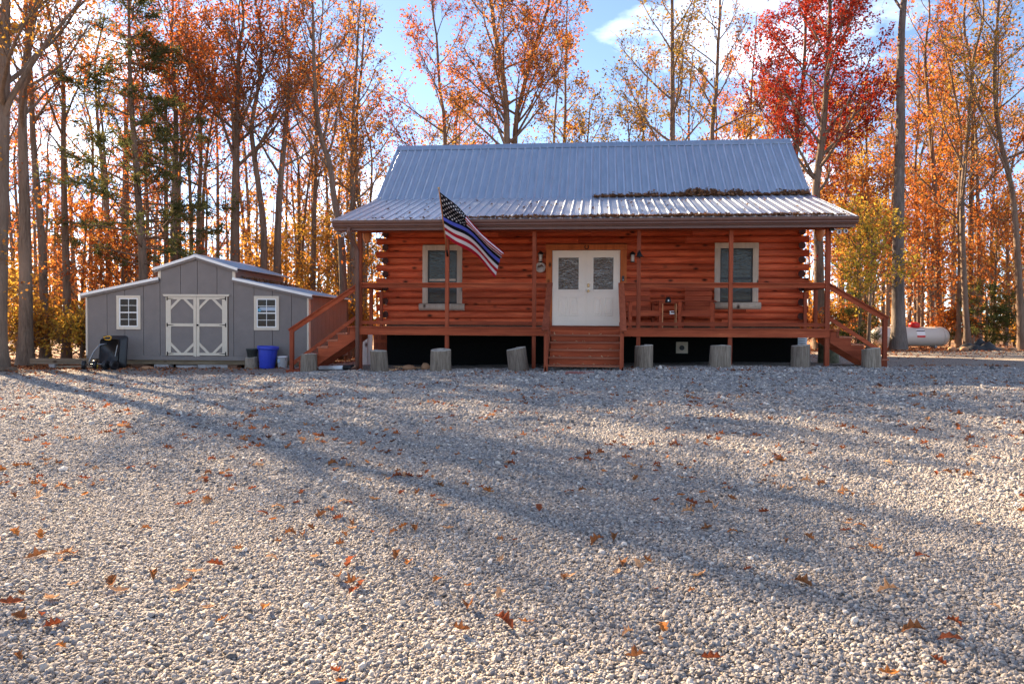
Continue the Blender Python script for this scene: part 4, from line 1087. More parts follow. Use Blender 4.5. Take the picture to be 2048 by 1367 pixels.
def pine_geo(path, r0, H, cs, cr, lsize=.16, dens=26, whorls=26):
    tr = smooth_path(path + [(path[-1][0] * 1.02, path[-1][1] * 1.02, H)] if H > path[-1][2] + .5 else path, 18)
    rad = r0 * (1 - .9 * np.linspace(0, 1, 18)) + .01; segs = [(tr, rad, 10)]; LC = []; LD = []
    for j in range(whorls):
        f_ = (j + .5) / whorls; z = cs + (H - cs) * f_
        i = np.clip(np.searchsorted(tr[:, 2], z) - 1, 0, 16); p = tr[i] + (tr[i + 1] - tr[i]) * np.clip((z - tr[i, 2]) / (tr[i + 1, 2] - tr[i, 2]), 0, 1)
        for q in range(rng.integers(2, 5)):
            a = rng.uniform(0, 6.28); Lb = cr * (1.05 - .8 * f_) * rng.uniform(.55, 1.15)
            b = branch(p, np.array([math.cos(a), math.sin(a), rng.uniform(-.05, .3)]), Lb, 5, .05, .1)
            segs.append((b, np.linspace(.012 + .008 * Lb, .005, 6), 4))
            for _ in range(int(3 + Lb * 4.5)):
                s = rng.uniform(.3, 1) * 5; i2 = min(int(s), 4); pp = b[i2] + (b[i2 + 1] - b[i2]) * (s - i2); dd = b[i2 + 1] - b[i2]; dd /= np.linalg.norm(dd)
                d2 = perp_dir(dd, rng.uniform(.4, 1.), rng.uniform(0, 6.28)); d2[2] *= .4
                tw = branch(pp, d2, rng.uniform(.25, .6), 2, .1, .15); segs.append((tw, np.array([.006, .004, .003]), 3))
                for _ in range(int(rng.poisson(dens))):
                    u_ = rng.uniform(.2, 1.05); LC.append(tw[0] + (tw[-1] - tw[0]) * u_ + rng.normal(0, .035, 3)); LD.append((tw[-1] - tw[0]) / .4 + rng.normal(0, .6, 3))
    return tubes(segs), leaves_mesh(np.array(LC), np.array(LD), lsize, .2, .02)
NL = [0]
def plant_tree(name, label, cat, base, geo, barkm, leafm, group=None, parts=('trunk', 'crown')):
    (wV, wQ), lv = geo
    t = thing(name, label, cat, base, 0, group)
    obj_of(parts[0], np_mesh(name + '_' + parts[0], wV, wQ, barkm, True), t)
    if lv is not None:
        obj_of(parts[1], np_mesh(name + '_' + parts[1], lv[0], lv[1], leafm), t); NL[0] += len(lv[1])
    return t
TREES = {
'edge': (.27, [(-15.99,.75,-.13),(-15.89,.86,4.49),(-15.84,.92,6.53),(-15.8,.97,8.58),(-15.77,1.0,9.94)]),
't2': (.2, [(-16.96,3.16,-.13),(-16.96,3.2,1.84),(-17.01,3.25,4.12),(-17.07,3.29,5.94),(-17.11,3.32,7.46),(-17.02,3.36,9.13)]),
't3': (.14, [(-17.74,5.09,-.13),(-17.81,5.13,1.9),(-17.89,5.16,3.87),(-18.1,5.19,6.01),(-18.23,5.21,7.66),(-18.32,5.25,9.79)]),
't4': (.13, [(-17.72,6.09,-.13),(-17.72,6.14,1.93),(-17.81,6.19,4.49),(-17.88,6.24,7.06),(-17.93,6.3,9.62)]),
't5': (.11, [(-19.96,11.92,-.13),(-20.08,12.0,5.24),(-20.26,12.03,7.32),(-20.51,12.06,9.62),(-20.63,12.1,12.12)]),
'pine': (.17, [(-15.06,6.41,-.13),(-15.17,6.45,3.65),(-15.32,6.48,5.36),(-15.45,6.5,7.07),(-15.6,6.52,8.78),(-15.68,6.57,11.17)]),
't7': (.1, [(-20.01,14.93,-.13),(-20.09,15.03,5.61),(-20.23,15.09,9.03),(-20.37,15.15,12.44)]),
't8': (.16, [(-15.65,9.36,-.13),(-15.7,9.44,4.88),(-15.68,9.49,6.78),(-15.65,9.53,8.68),(-15.81,9.58,11.53)]),
't8b': (.1, [(-16.23,10.81,-.13),(-16.31,10.91,6.06),(-16.24,10.97,8.06),(-16.03,11.06,11.05)]),
't9': (.12, [(-16.77,13.27,-.13),(-16.78,13.36,5.38),(-16.7,13.45,8.61),(-16.81,13.51,11.83)]),
't9b': (.1, [(-17.3,14.72,-.13),(-17.35,14.81,5.56),(-17.2,14.9,8.49),(-16.84,15.0,11.18)]),
't10': (.2, [(-12.93,8.65,-.13),(-12.94,8.73,4.77),(-12.92,8.78,6.97),(-12.9,8.82,8.44),(-12.84,8.88,11.19)]),
't11': (.14, [(-11.89,8.75,-.13),(-11.88,8.83,4.23),(-12.02,8.85,5.69),(-12.29,8.86,7.53),(-12.36,8.87,8.45),(-12.07,8.95,10.29)]),
't12': (.16, [(-11.82,9.77,-.13),(-11.77,9.86,4.9),(-11.64,9.93,7.18),(-11.5,9.98,8.7),(-11.41,10.04,11.17)]),
't13': (.11, [(-11.53,12.82,-.13),(-11.48,12.92,5.28),(-11.42,12.98,7.79),(-11.4,13.05,10.5),(-11.29,13.11,13.01)]),
't13b': (.07, [(-13.19,15.66,-.13),(-13.04,15.76,4.97),(-12.79,15.85,7.7),(-12.45,15.94,9.98)]),
't14': (.14, [(-8.55,8.11,-.08),(-8.74,8.15,4.14),(-9.0,8.16,5.55),(-9.15,8.17,6.79),(-9.51,8.16,7.85),(-9.7,8.17,9.45)]),
't15': (.12, [(-9.52,12.03,-.11),(-9.58,12.12,5.57),(-9.61,12.16,7.6),(-9.59,12.2,9.22),(-9.43,12.29,12.25)]),
't16': (.12, [(-9.66,14.02,-.11),(-9.73,14.1,4.77),(-10.01,14.12,7.14),(-10.07,14.18,9.72),(-9.82,14.27,12.52)]),
't17': (.09, [(-13.25,19.68,-.13),(-13.27,19.79,6.15),(-13.45,19.86,9.95)]),
't18': (.1, [(-13.32,21.68,-.13),(-13.42,21.79,6.4),(-13.24,21.9,10.39)]),
'b2': (.14, [(-6.92,18.37,-.03),(-7.03,18.53,10.02),(-7.29,18.56,12.43),(-7.5,18.6,15.31)]),
'b1': (.21, [(-3.55,14.7,.06),(-3.61,14.85,9.0),(-3.75,14.89,11.47),(-4.22,14.9,14.05),(-4.34,14.91,15.13)]),
'b1b': (.18, [(-3.21,15.34,.07),(-3.33,15.48,9.14),(-3.08,15.55,11.0),(-2.61,15.65,12.98),(-1.85,15.78,15.39)]),
'b5': (.1, [(-1.81,20.92,.09),(-1.92,21.09,10.26),(-1.72,21.19,13.81)]),
'b3': (.16, [(3.39,14.43,.21),(3.38,14.58,8.91),(3.36,14.64,11.63),(3.32,14.71,14.76)]),
'b4': (.14, [(5.39,16.66,.23),(5.31,16.81,9.5),(5.47,16.87,11.38),(5.54,16.93,13.38),(5.62,16.98,15.59)]),
'rm1': (.2, [(9.29,14.02,.26),(9.2,14.1,4.66),(9.08,14.13,6.69),(9.33,14.21,8.91),(9.51,14.29,11.75),(9.59,14.36,14.38)]),
'rm2': (.16, [(9.27,18.08,.26),(9.26,18.24,9.64),(9.58,18.34,12.61),(9.67,18.43,16.02)]),
'big': (.235, [(12.08,13.3,.27),(12.03,13.38,4.18),(12.06,13.45,7.12),(12.09,13.5,9.08),(12.07,13.56,11.63),(12.18,13.62,13.99)]),
'r1': (.15, [(16.25,19.78,.3),(16.14,19.87,4.76),(15.95,19.93,8.28),(15.7,19.96,10.85),(15.49,20.01,14.13)]),
'r2': (.115, [(15.72,15.7,.3),(15.53,15.75,3.34),(15.43,15.81,6.47),(15.58,15.87,8.56),(15.69,15.92,10.02),(15.84,15.98,12.32)]),
'r3': (.1, [(15.99,17.24,.3),(16.05,17.33,4.09),(15.99,17.37,6.27),(16.05,17.45,9.33)]),
'r4': (.11, [(18.57,21.03,.3),(18.54,21.12,4.39),(18.46,21.19,7.76),(18.32,21.24,10.88)]),
'r5': (.12, [(16.36,12.75,.3),(16.18,12.81,3.73),(15.93,12.84,6.38),(15.52,12.84,8.09),(15.26,12.86,10.18)]),
'r6': (.09, [(21.23,25.33,.3),(21.14,25.44,5.26),(21.29,25.55,9.25),(21.53,25.66,13.24)]),
'r7': (.1, [(22.98,27.53,.3),(23.02,27.66,5.46),(23.13,27.76,9.64)]),
'r8': (.09, [(16.53,22.82,.3),(16.45,22.92,5.05),(16.27,22.99,8.84)]),
'r9': (.1, [(16.5,27.85,.3),(16.54,27.97,5.52),(16.71,28.09,9.79)]),
'mid1': (.1, [(8.2,22.99,.25),(8.14,23.18,10.8),(8.24,23.27,14.18)]),
}
LIMB = {
'edge': [[(-15.85,.93,6.6), (-15.57,.8,7.09), (-14.64,.89,8.55), (-13.61,1.03,9.87), (-13.04,1.11,10.81)]],
't10': [[(-12.92,8.75,7.1), (-13.51,8.5,8.97), (-14.06,8.4,9.87), (-14.25,8.4,11.41)], [(-12.92,8.78,7.9), (-12.3,8.6,9.3), (-11.8,8.5,11.)]],
't11': [[(-12.25,8.85,7.4), (-11.3,8.8,8.9), (-10.4,8.9,10.2), (-9.9,9.0,11.8)]],
'b1': [[(-3.6,14.8,8.7), (-4.17,14.4,9.94), (-5.02,14.23,10.68), (-5.54,14.17,10.57)], [(-3.7,14.85,10.), (-4.8,14.7,11.9), (-5.6,14.6,13.2)]],
'b1b': [[(-3.28,15.4,9.4), (-2.01,15.28,11.54), (-1.2,15.38,12.52), (-1.06,15.42,13.39)], [(-3.25,15.45,9.9), (-2.5,15.4,12.), (-1.4,15.3,14.3)]],
'rm1': [[(9.1,14.15,7.), (8.2,14.0,8.6), (7.4,13.9,9.9)], [(9.25,14.2,8.), (10.3,14.0,9.2), (11.3,13.9,10.4)]],
}
# key: H, crown start, crown radius, primaries, density, leaf size, palette, bark, shoots, label
SPEC = {
'edge': (17, 6.5, 3.2, 12, 3.2, .13, 'gold', 'bark', 18, 'thick trunk at the edge of the picture with a long arching limb'),
't2': (17, 7., 2.8, 13, 2.6, .13, 'orange', 'bark', 22, 'stout grey trunk rising from yellow brush beside the landscape timber'),
't3': (16, 7.5, 2.2, 12, 2.6, .13, 'orange', 'bark', 20, 'slim trunk leaning away from the shed beside the stout grey trunk'),
't4': (16, 7., 2.2, 12, 2.6, .13, 'rust', 'bark2', 22, 'slim straight trunk between the shed corner and the leaning trunk'),
't5': (17, 7.5, 2.2, 10, 2.0, .14, 'olive', 'bark', 10, 'thin bare trunk seen above the shed eave before the tall pine'),
't7': (17, 8., 2.2, 10, 2.6, .14, 'rust', 'bark2', 10, 'thin trunk standing right behind the leaning pine'),
't8': (18, 6.8, 3.2, 18, 5.6, .14, 'rust', 'bark', 12, 'rust leaved tree rising behind the shed between pine and peak'),
't8b': (18, 7.5, 2.4, 12, 4.6, .14, 'orange', 'bark', 8, 'slender twin beside the rust leaved tree behind the shed'),
't9': (18, 7., 2.6, 13, 4.0, .14, 'rust', 'bark', 8, 'pale trunk rising straight behind the shed peak'),
't9b': (18, 7., 2.4, 12, 3.6, .14, 'orange', 'bark', 8, 'thin pale trunk paired with the one behind the shed peak'),
't10': (18, 7., 3.4, 18, 4.6, .14, 'rust', 'bark2', 20, 'large rust tree with forked limbs behind the shed roof slope'),
't11': (16, 7., 2.8, 11, 3.4, .14, 'orange', 'bark2', 14, 'dark crooked trunk behind the end of the shed roof'),
't12': (18, 6.8, 2.8, 14, 3.0, .14, 'brown', 'bark', 12, 'straight pale trunk next to the dark crooked trunk'),
't13': (17, 6.5, 2.4, 13, 2.8, .14, 'brown', 'bark', 10, 'slim trunk between shed and cabin with sparse brown leaves'),
't13b': (14, 6., 1.8, 9, 2.4, .14, 'brown', 'bark2', 8, 'very thin slanting trunk between shed and cabin'),
't14': (15, 6.5, 2.6, 12, 2.8, .14, 'orange', 'bark', 16, 'curving pale trunk that bends away from the cabin eave'),
't15': (17, 5.5, 2.4, 15, 3.8, .14, 'brown', 'bark', 14, 'trunk close to the cabin eave with golden brown leaves'),
't16': (17, 5.5, 2.4, 15, 4.2, .14, 'gold', 'bark2', 14, 'gold leaved tree nearest the cabin gable over the downspout'),
't17': (15, 6., 2.2, 9, 3.4, .15, 'orange', 'bark', 6, 'distant thin trunk seen over the shed roof end'),
't18': (15, 6., 2.2, 9, 3.4, .15, 'gold', 'bark', 6, 'distant thin trunk seen just before the cabin eave'),
'b2': (17.5, 7.5, 3.4, 16, 3.2, .15, 'rust', 'bark', 4, 'rust leaved tree behind the roof beyond the flag'),
'b1': (18, 8.4, 3.0, 17, 4.2, .14, 'brown', 'bark2', 6, 'big orange brown oak behind the roof, trunk bending towards the flag'),
'b1b': (17.5, 8.8, 3.0, 16, 4.2, .14, 'orange', 'bark2', 6, 'second trunk of the oak pair behind the roof, bending towards the steps'),
'b5': (15, 7.5, 2.4, 9, 2.0, .15, 'olive', 'bark', 4, 'sparse thin tree behind the roof beside the oak pair'),
'b3': (18, 7.2, 3.2, 15, 2.9, .14, 'olive', 'bark2', 6, 'olive gold tree with one straight trunk behind the roof ridge'),
'b4': (18, 9.2, 2.6, 15, 1.4, .14, 'brown', 'bark', 6, 'nearly bare tree with many upright limbs behind the ridge'),
'rm1': (17, 6.3, 3.6, 20, 7., .14, 'red', 'bark', 4, 'crimson maple whose trunk shows past the porch corner'),
'rm2': (18, 7., 3.4, 19, 7., .14, 'red', 'bark', 4, 'crimson maple directly behind the end of the ridge'),
'big': (20, 13., 3.5, 11, 3.2, .14, 'orange', 'barkbig', 0, 'thick mottled trunk standing in front of the propane tank'),
'r1': (17, 5., 3.0, 16, 4.4, .14, 'orange', 'bark2', 14, 'orange tree rising just past the propane tank end'),
'r2': (16, 6., 2.8, 13, 3.4, .14, 'gold', 'bark', 10, 'gold tree with a swaying trunk beside the dark tarp'),
'r3': (14, 4.5, 2.2, 11, 4.0, .14, 'orange', 'bark2', 10, 'dark thin trunk between tank and swaying gold tree'),
'r4': (16, 5.5, 2.6, 12, 3.8, .14, 'gold', 'bark', 8, 'thin pale trunk behind the tarp and the young pine'),
'r5': (16, 6.5, 3.0, 13, 3.2, .14, 'olive', 'bark2', 12, 'dark slanting trunk past the tarp at the gravel edge'),
'r6': (16, 6., 2.8, 11, 3.6, .15, 'gold', 'bark', 6, 'distant pale trunk over the young pine'),
'r7': (16, 5., 2.8, 11, 4.0, .15, 'orange', 'bark', 6, 'distant trunk beside the dark slanting tree'),
'r8': (15, 4.5, 2.6, 12, 4.4, .15, 'orange', 'bark', 6, 'distant orange tree over the red tank lid'),
'r9': (16, 5., 2.8, 12, 4.4, .15, 'gold', 'bark', 6, 'distant gold tree between porch stairs and mottled trunk'),
'mid1': (17, 8., 2.6, 11, 2.2, .15, 'orange', 'bark', 4, 'thin orange tree behind the ridge next to the maples'),
}
for k, (H, cs, cr, npb, dens, ls, pal, bk_, sh, lb) in SPEC.items():
    r0, path = TREES[k]; base = np.array(path[0]); base[2] -= .08
    dens *= (1.05 if base[1] > 12 and base[0] < 9 and base[0] > -8 else .85 if base[0] > -8 else .8) if k[:2] != 'rm' else 1.2; ls *= .88; npb = int(npb * 1.1)
    if base[0] < -8: H = min(H, path[-1][2] + 2.2 if path[-1][2] > 11 else 13.6)
    geo = tree_geo([np.array(p) - base for p in path], r0, H, cs, cr, npb, dens, ls, [[np.array(p) - base for p in lm] for lm in LIMB.get(k, [])], .9, sh)
    plant_tree('tree', lb, 'tree', tuple(base), geo, M[bk_], M['leaf_' + pal], 'forest trees')
r0, path = TREES['pine']; base = np.array(path[0]); base[2] -= .08
plant_tree('pine_tree', 'tall leaning dark green pine beside the shed', 'pine', tuple(base), pine_geo([tuple(np.array(p) - base) for p in path], r0, 13.4, 3.2, 3.3, .17, 20, 34), M['bark2'], M['leaf_pine'])
def sapling(x, y, H, cr, pal, label, name='sapling', cat='sapling', dens=6., cs=.5, npb=14, pine=False, group=None):
    z = gz(x, y) - .05
    pth = [(0, 0, 0), (random.uniform(-.15, .15), random.uniform(-.1, .1), H * .5), (random.uniform(-.3, .3), random.uniform(-.2, .2), H)]
    if pine: geo = pine_geo(pth, .05, H + .01, cs, cr, .13, 22, 16)
    else: geo = tree_geo(pth, .025 + .007 * H, H, cs, cr, npb, dens, .13, (), .75, 4)
    return plant_tree(name, label, cat, (x, y, z), geo, M['bark2'], M['leaf_' + pal], group)
sapling(10.2, 11.1, 5.0, 1.7, 'yellowgreen', 'yellow green young tree beside the tank side stairs', dens=4.2, cs=1.3, npb=16)
sapling(-.4, 19.5, 11.6, 2.0, 'olive', 'small sparse olive tree top showing over the ridge beside the oak pair', dens=2.2, cs=7.2, npb=14)
sapling(1.9, 17.6, 10.8, 1.9, 'olive', 'low olive tree top showing over the ridge before the straight trunk', dens=2.4, cs=6.8, npb=14)
sapling(7.0, 20.5, 11., 2.2, 'gold', 'gold tree top showing over the ridge before the maples', dens=3., cs=7., npb=14)
sapling(11.4, 15.6, 7.2, 2.4, 'orange', 'orange young tree behind the yellow green one', dens=4., cs=2.2, npb=20)
sapling(10.45, 13.1, 2.6, .85, 'cedar', 'small dark cedar behind the tank side stairs', 'cedar_sapling', 'cedar', pine=True, cs=.2)
sapling(16.95, 16.85, 2.7, 1.5, 'cedar', 'bushy young pine behind the dark tarp', 'pine_sapling', 'pine', pine=True, cs=.2)
sapling(18.3, 17.2, 2.3, 1.3, 'cedar', 'smaller young pine beyond the bushy one', 'pine_sapling', 'pine', pine=True, cs=.2)
sapling(14.9, 18.3, 6.2, 2.3, 'orange', 'orange young tree directly behind the propane tank', dens=4., cs=1.4, npb=20)
sapling(18.4, 19.3, 6., 2.4, 'orange', 'orange young tree behind the young pines', dens=3.6, cs=1.4, npb=20)
sapling(13.3, 21., 6.5, 2.6, 'gold', 'gold young tree deep behind the propane tank', dens=3.6, cs=1.5, npb=20)
sapling(20.5, 22.5, 6.5, 2.6, 'gold', 'gold young tree at the far end of the woods edge', dens=3.6, cs=1.5, npb=18)
sapling(-19.3, 9.2, 5.5, 2.0, 'orange', 'bright orange young tree behind the leaning trunk', dens=4., cs=1.0, npb=18)
sapling(-17.2, 8.5, 4.6, 1.6, 'orange', 'bright orange young tree against the shed corner', dens=3.6, cs=.8, npb=16)
sapling(-13.9, 13.8, 5.0, 2.0, 'gold', 'gold young tree behind the end of the shed roof', dens=3.6, cs=1.2, npb=18)
sapling(-12.6, 15.9, 6., 2.2, 'yellow', 'yellow young tree in the gap between shed and cabin', dens=3.6, cs=1.4, npb=18)
sapling(-10.4, 13.1, 5., 1.9, 'gold', 'gold young tree in the gap nearest the cabin stairs', dens=3.6, cs=.8, npb=18)
sapling(-8.6, 17., 7.5, 2.5, 'olive', 'olive young tree behind the cabin gable edge', dens=3.6, cs=2.5, npb=20)
sapling(-5.9, 20.5, 9.5, 2.6, 'gold', 'olive gold tree top showing at the ridge end over the shed side', dens=3.6, cs=4., npb=18)
for k, (x, y, h, pal, lb) in enumerate((
    (-18.4, 3.6, 2.4, 'yellow', 'yellow bush at the edge of the picture behind the thick trunk'),
    (-17.7, 4.3, 1.9, 'gold', 'gold bush between the stout and the leaning trunks'),
    (-16.2, 4.6, 1.7, 'yellow', 'yellow bush behind the landscape timber'),
    (-15.5, 5.4, 1.6, 'yellowgreen', 'yellow green bush against the shed side'),
    (-19.6, 6.2, 2.6, 'gold', 'tall gold bush deeper behind the thick trunk'),
    (-18.6, 7.6, 2.2, 'yellow', 'yellow bush behind the leaning trunk'),
    (-16.4, 7.2, 2.3, 'orange', 'orange bush between slim straight trunk and shed'),
    (-21.5, 8., 3., 'gold', 'big gold bush in the woods past the thick trunk'),
    (-8.9, 10.2, 1.7, 'gold', 'gold bush seen under the cabin side stairs'),
    (-7.4, 12.5, 1.6, 'yellow', 'yellow bush behind the cabin corner by the downspout'),
    (8.3, 13.1, 1.6, 'orange', 'orange bush behind the porch corner'),
    (9.8, 15.4, 1.8, 'gold', 'gold bush behind the tank side stairs'),
    (15.9, 17.9, 1.5, 'orange', 'orange bush at the end of the propane tank'),
    (17.9, 14.6, 1.3, 'gold', 'low gold bush past the dark tarp'),
    (12.0, 18.4, 1.7, 'orange', 'orange bush behind the domed end of the propane tank'),
    )):
    sapling(x, y, h * random.uniform(.75, 1.1), h * .55, pal, lb, 'bush', 'bush', 3.4, .12, 13)
# two more trees stand beside the yard, past the thick edge trunk, and throw their shade over it
for x, y, lb in ((-18.4, -2.4, 'sparse tree beside the gravel past the thick edge trunk'), (-16.2, -6.2, 'sparse tree beside the gravel, the one nearest the viewer')):
    geo = tree_geo([np.array((0, 0, 0)), np.array((.1, .05, 5.)), np.array((.3, .2, 10.))], .2, 13.5, 6.5, 2.6, 12, 1.4, .13, (), .9, 8)
    plant_tree('tree', lb, 'tree', (x, y, gz(x, y) - .08), geo, M['bark'], M['leaf_orange'], 'forest trees')
# trees farther into the woods: copies of a few of the trees above, each its own object
variants = []
for k in range(6):
    geo = tree_geo([np.array((0, 0, 0)), np.array((.1, .05, 5)), np.array((random.uniform(-.6, .6), .1, 11))], .13, 16 + k % 3, 4.5 + k % 3, 2.6, 13, 3.8, .17, (), .9, 6)
    variants.append((np_mesh('far_trunk', *geo[0], M['bark'], True), np_mesh('far_crown', *geo[1], M['leaf_orange'])))
for k in range(5):
    geo = tree_geo([np.array((0, 0, 0)), np.array((random.uniform(-.3, .3), .05, 5)), np.array((random.uniform(-.8, .8), .1, 10))], .1, 13. + k % 2, 4. + k % 3, 2.2, 9, 1.5, .15, (), 1., 10)
    variants.append((np_mesh('far_trunk', *geo[0], M['bark'], True), np_mesh('far_crown', *geo[1], M['leaf_orange'])))
FARL = {'shed': 'slim tree in the deep woods behind the shed', 'cabin': 'slim tree in the deep woods behind the cabin roof', 'tank': 'slim tree in the deep woods behind the propane tank'}
far_pos = []
for zone, n, (ax0, ax1), (d0, d1) in (('shed', 40, (-34, -10), (36, 62)), ('cabin', 9, (-8, 15), (44, 62)), ('tank', 17, (16, 34), (44, 68))):
    c_ = 0; tries = 0
    while c_ < n and tries < 900:
        tries += 1
        a = R(random.uniform(ax0, ax1)) - PSI; d = random.uniform(d0, d1)
        x = CAM.x + math.sin(a) * d; y = CAM.y + math.cos(a) * d
        if any((x - p[0]) ** 2 + (y - p[1]) ** 2 < 3 for p in far_pos): continue
        far_pos.append((x, y)); c_ += 1
        tm, cm = variants[random.randrange(6) if zone != 'shed' else 6 + random.randrange(5)]; pal = random.choice({'shed': ['orange', 'rust', 'gold', 'brown'], 'cabin': ['orange', 'brown', 'olive'], 'tank': ['orange', 'gold', 'rust', 'yellow']}[zone])
        t = thing('tree', FARL[zone].replace('slim', 'slim ' + pal + ' leaved'), 'tree', (x, y, gz(x, y) - .1), random.uniform(0, 6.28), 'deep woods behind the ' + zone)
        s_ = random.uniform(.85, 1.12); t.scale = (s_, s_, s_ * random.uniform(.95, 1.1))
        obj_of('trunk', tm, t); o = obj_of('crown', cm, t)
        o.material_slots[0].link = 'OBJECT'
        o.material_slots[0].material = M['leaf_' + pal]
# distant wood: one mass
segs = []; LC = []; LD = []
for k in range(330):
    a = R(random.uniform(-42, 42)) - PSI; d = random.uniform(66, 110)
    x = CAM.x + math.sin(a) * d; y = CAM.y + math.cos(a) * d; z = gz(x, y) - .2; h = random.uniform(9, 15)
    segs.append(([(x, y, z), (x + random.uniform(-.3, .3), y, z + h * .5), (x + random.uniform(-.6, .6), y, z + h)], [.16, .11, .03], 5))
    for _ in range(150):
        q = rng.uniform(0, 1) ** 1.25; LC.append((x + rng.normal(0, 1.7), y + rng.normal(0, 1.7), z + .3 + h * q)); LD.append(rng.normal(0, 1, 3))
V, Q = tubes(segs); V2, Q2 = leaves_mesh(np.array(LC), np.array(LD), .42, .7)
me = np_mesh('distant_woods', np.vstack([V, V2]), np.vstack([Q, Q2 + len(V)]), M['bark'])
me.materials.append(leaf_mat('distant_leaves', [(.2, .1, .04), (.42, .17, .05), (.5, .26, .06), (.46, .22, .1)], .5))
me.polygons.foreach_set('material_index', np.concatenate([np.zeros(len(Q), np.int32), np.ones(len(Q2), np.int32)]))
tag(obj_of('distant_woods', me), 'distant autumn woods closing the view behind all the trees', 'woods', kind='stuff')

# ------------------------------------------------------------------ fallen leaves
def oak_leaf(seed):
    rr = random.Random(seed); n = 7; ol = []
    for k in range(n + 1):
        t_ = k / n; w = .30 * math.sin(math.pi * min(1, t_ * .9 + .08)) * (1 if k % 2 else .5) + .015
        ol.append((t_, w * rr.uniform(.85, 1.2)))
    cu = rr.uniform(.5, 2.2) * rr.choice((1, 1, -1)); cw = rr.uniform(.6, 2.6)
    vs = []
    for t_, w in ol:
        for s in (-1, 0, 1):
            x = t_ - .5; y = s * w
            z = cu * .18 * x * x * 2 + cw * y * y * 1.6 + .02 * rr.uniform(-1, 1)
            vs.append((x + (.06 * abs(s) if s else 0), y * (1 - .25 * min(1, abs(cw * .3))), z))
    fs = []
    for k in range(n):
        a = 3 * k; fs += [(a, a + 3, a + 4, a + 1), (a + 1, a + 4, a + 5, a + 2)]
    vs = [(x, y, z) for x, y, z in vs]; zm = min(v[2] for v in vs); vs = [(x, y, z - zm) for x, y, z in vs]
    o = len(vs); vs += [(.5, .006, vs[-2][2]), (.5, -.006, vs[-2][2]), (.72, .004, vs[-2][2] + .02), (.72, -.004, vs[-2][2] + .02)]
    fs.append((o, o + 2, o + 3, o + 1))
    return vs, fs
KINDS = [('dead_rust', 'rust red oak leaf lying on the gravel'), ('dead_tan', 'pale tan oak leaf lying on the gravel'), ('dead_orange', 'orange oak leaf lying on the gravel'), ('dead_brown', 'curled dark brown oak leaf lying on the gravel')]
LM = {}
for ki, (mk, lb) in enumerate(KINDS):
    for s in range(5):
        vs, fs = oak_leaf(ki * 11 + s); me = bpy.data.meshes.new('fallen_leaf'); me.from_pydata(vs, [], fs); me.materials.append(M[mk]); me.update(); LM[ki, s] = me
def on_ground(px, D):
    a = (px - 1024) / FPX
    return CAM.x + (rt.x * a - math.sin(PSI)) * D, CAM.y + (rt.y * a + math.cos(PSI)) * D
pts = []
while len(pts) < 3000:
    D = math.sqrt(random.uniform(2.5 ** 2, 19.2 ** 2)); px = random.uniform(-60, 2110)
    if random.random() > .6 + .4 * D / 19: continue
    x, y = on_ground(px, D)
    if y > -.3 and -6.2 < x < 6.2: continue
    pts.append((D, x, y))
    if random.random() < .3:
        for _ in range(random.randint(1, 3)): pts.append((D, x + random.gauss(0, .12), y + random.gauss(0, .12)))
pts.sort()
GS = 1.0
for k, (D, x, y) in enumerate(pts[:300]):
    ki = random.choices((0, 1, 2, 3), (3.4, 3.4, 1.3, 4))[0]; s = random.uniform(.045, .1)
    o = obj_of('fallen_leaf', LM[ki, random.randrange(5)], None, (x, y, gz(x, y) + .024), (random.uniform(-.35, .35), random.uniform(-.35, .35), random.uniform(0, 6.28)), (s, s, s))
    tag(o, KINDS[ki][1], 'leaf', 'fallen leaves on the gravel')
VV = []; FF = []
base_leaves = [oak_leaf(100 + s) for s in range(8)]
def litter(lst, size=(.06, .115), dz=.012):
    VV = []; FF = []; o = 0
    for x, y, z in lst:
        vs, fs = base_leaves[random.randrange(8)]
        R3 = Matrix.Rotation(random.uniform(0, 6.28), 3, 'Z') @ Matrix.Rotation(random.gauss(0, .4), 3, 'X') @ Matrix.Rotation(random.gauss(0, .35), 3, 'Y')
        s = random.uniform(*size); P = np.array(vs) @ np.array(R3).T * s + (x, y, z + dz)
        VV.append(P); FF.append(np.array([f for f in fs]) + o); o += len(vs)
    return np.concatenate(VV), np.concatenate(FF)
lst = [(x, y, gz(x, y)) for D, x, y in pts[300:]]
for _ in range(2600):      # denser along the yard edge and round the shed and cabin
    x = random.choice((random.uniform(-19, -6.4), random.uniform(6.5, 24)))
    yf = yard_far(x); y = yf - abs(random.gauss(0, 3.2 if x > 0 else 1.7)) + .5
    a, b = x + 11.3, y - 2.75
    if -3.4 < a < 3.4 and b > -.1: continue
    lst.append((x, y, gz(x, y)))
for _ in range(240):
    x = random.uniform(-5.6, 5.6); y = random.uniform(-2.6, -.1); lst.append((x, y, gz(x, y)))
tag(obj_of('leaf_litter', np_mesh('leaf_litter', *litter(lst), M['dead_mix'])), 'scattered fallen leaves across the farther gravel and under the trees', 'leaves', kind='stuff')
lst = []
for _ in range(6500):
    x = random.choice((random.uniform(-26, -6.5), random.uniform(6, 28))); y = yard_far(x) + abs(random.gauss(0, 4.5)) + random.uniform(-.3, .3)
    a, b = x + 11.3, y - 2.75
    if -3.4 < a < 3.4 and -.1 < b < 4.6: continue
    lst.append((x, y, gz(x, y) - .03))
tag(obj_of('woodland_leaves', np_mesh('woodland_leaves', *litter(lst, (.09, .17)), M['dead_mix'])), 'thick carpet of dead leaves on the woodland floor', 'leaves', kind='stuff')
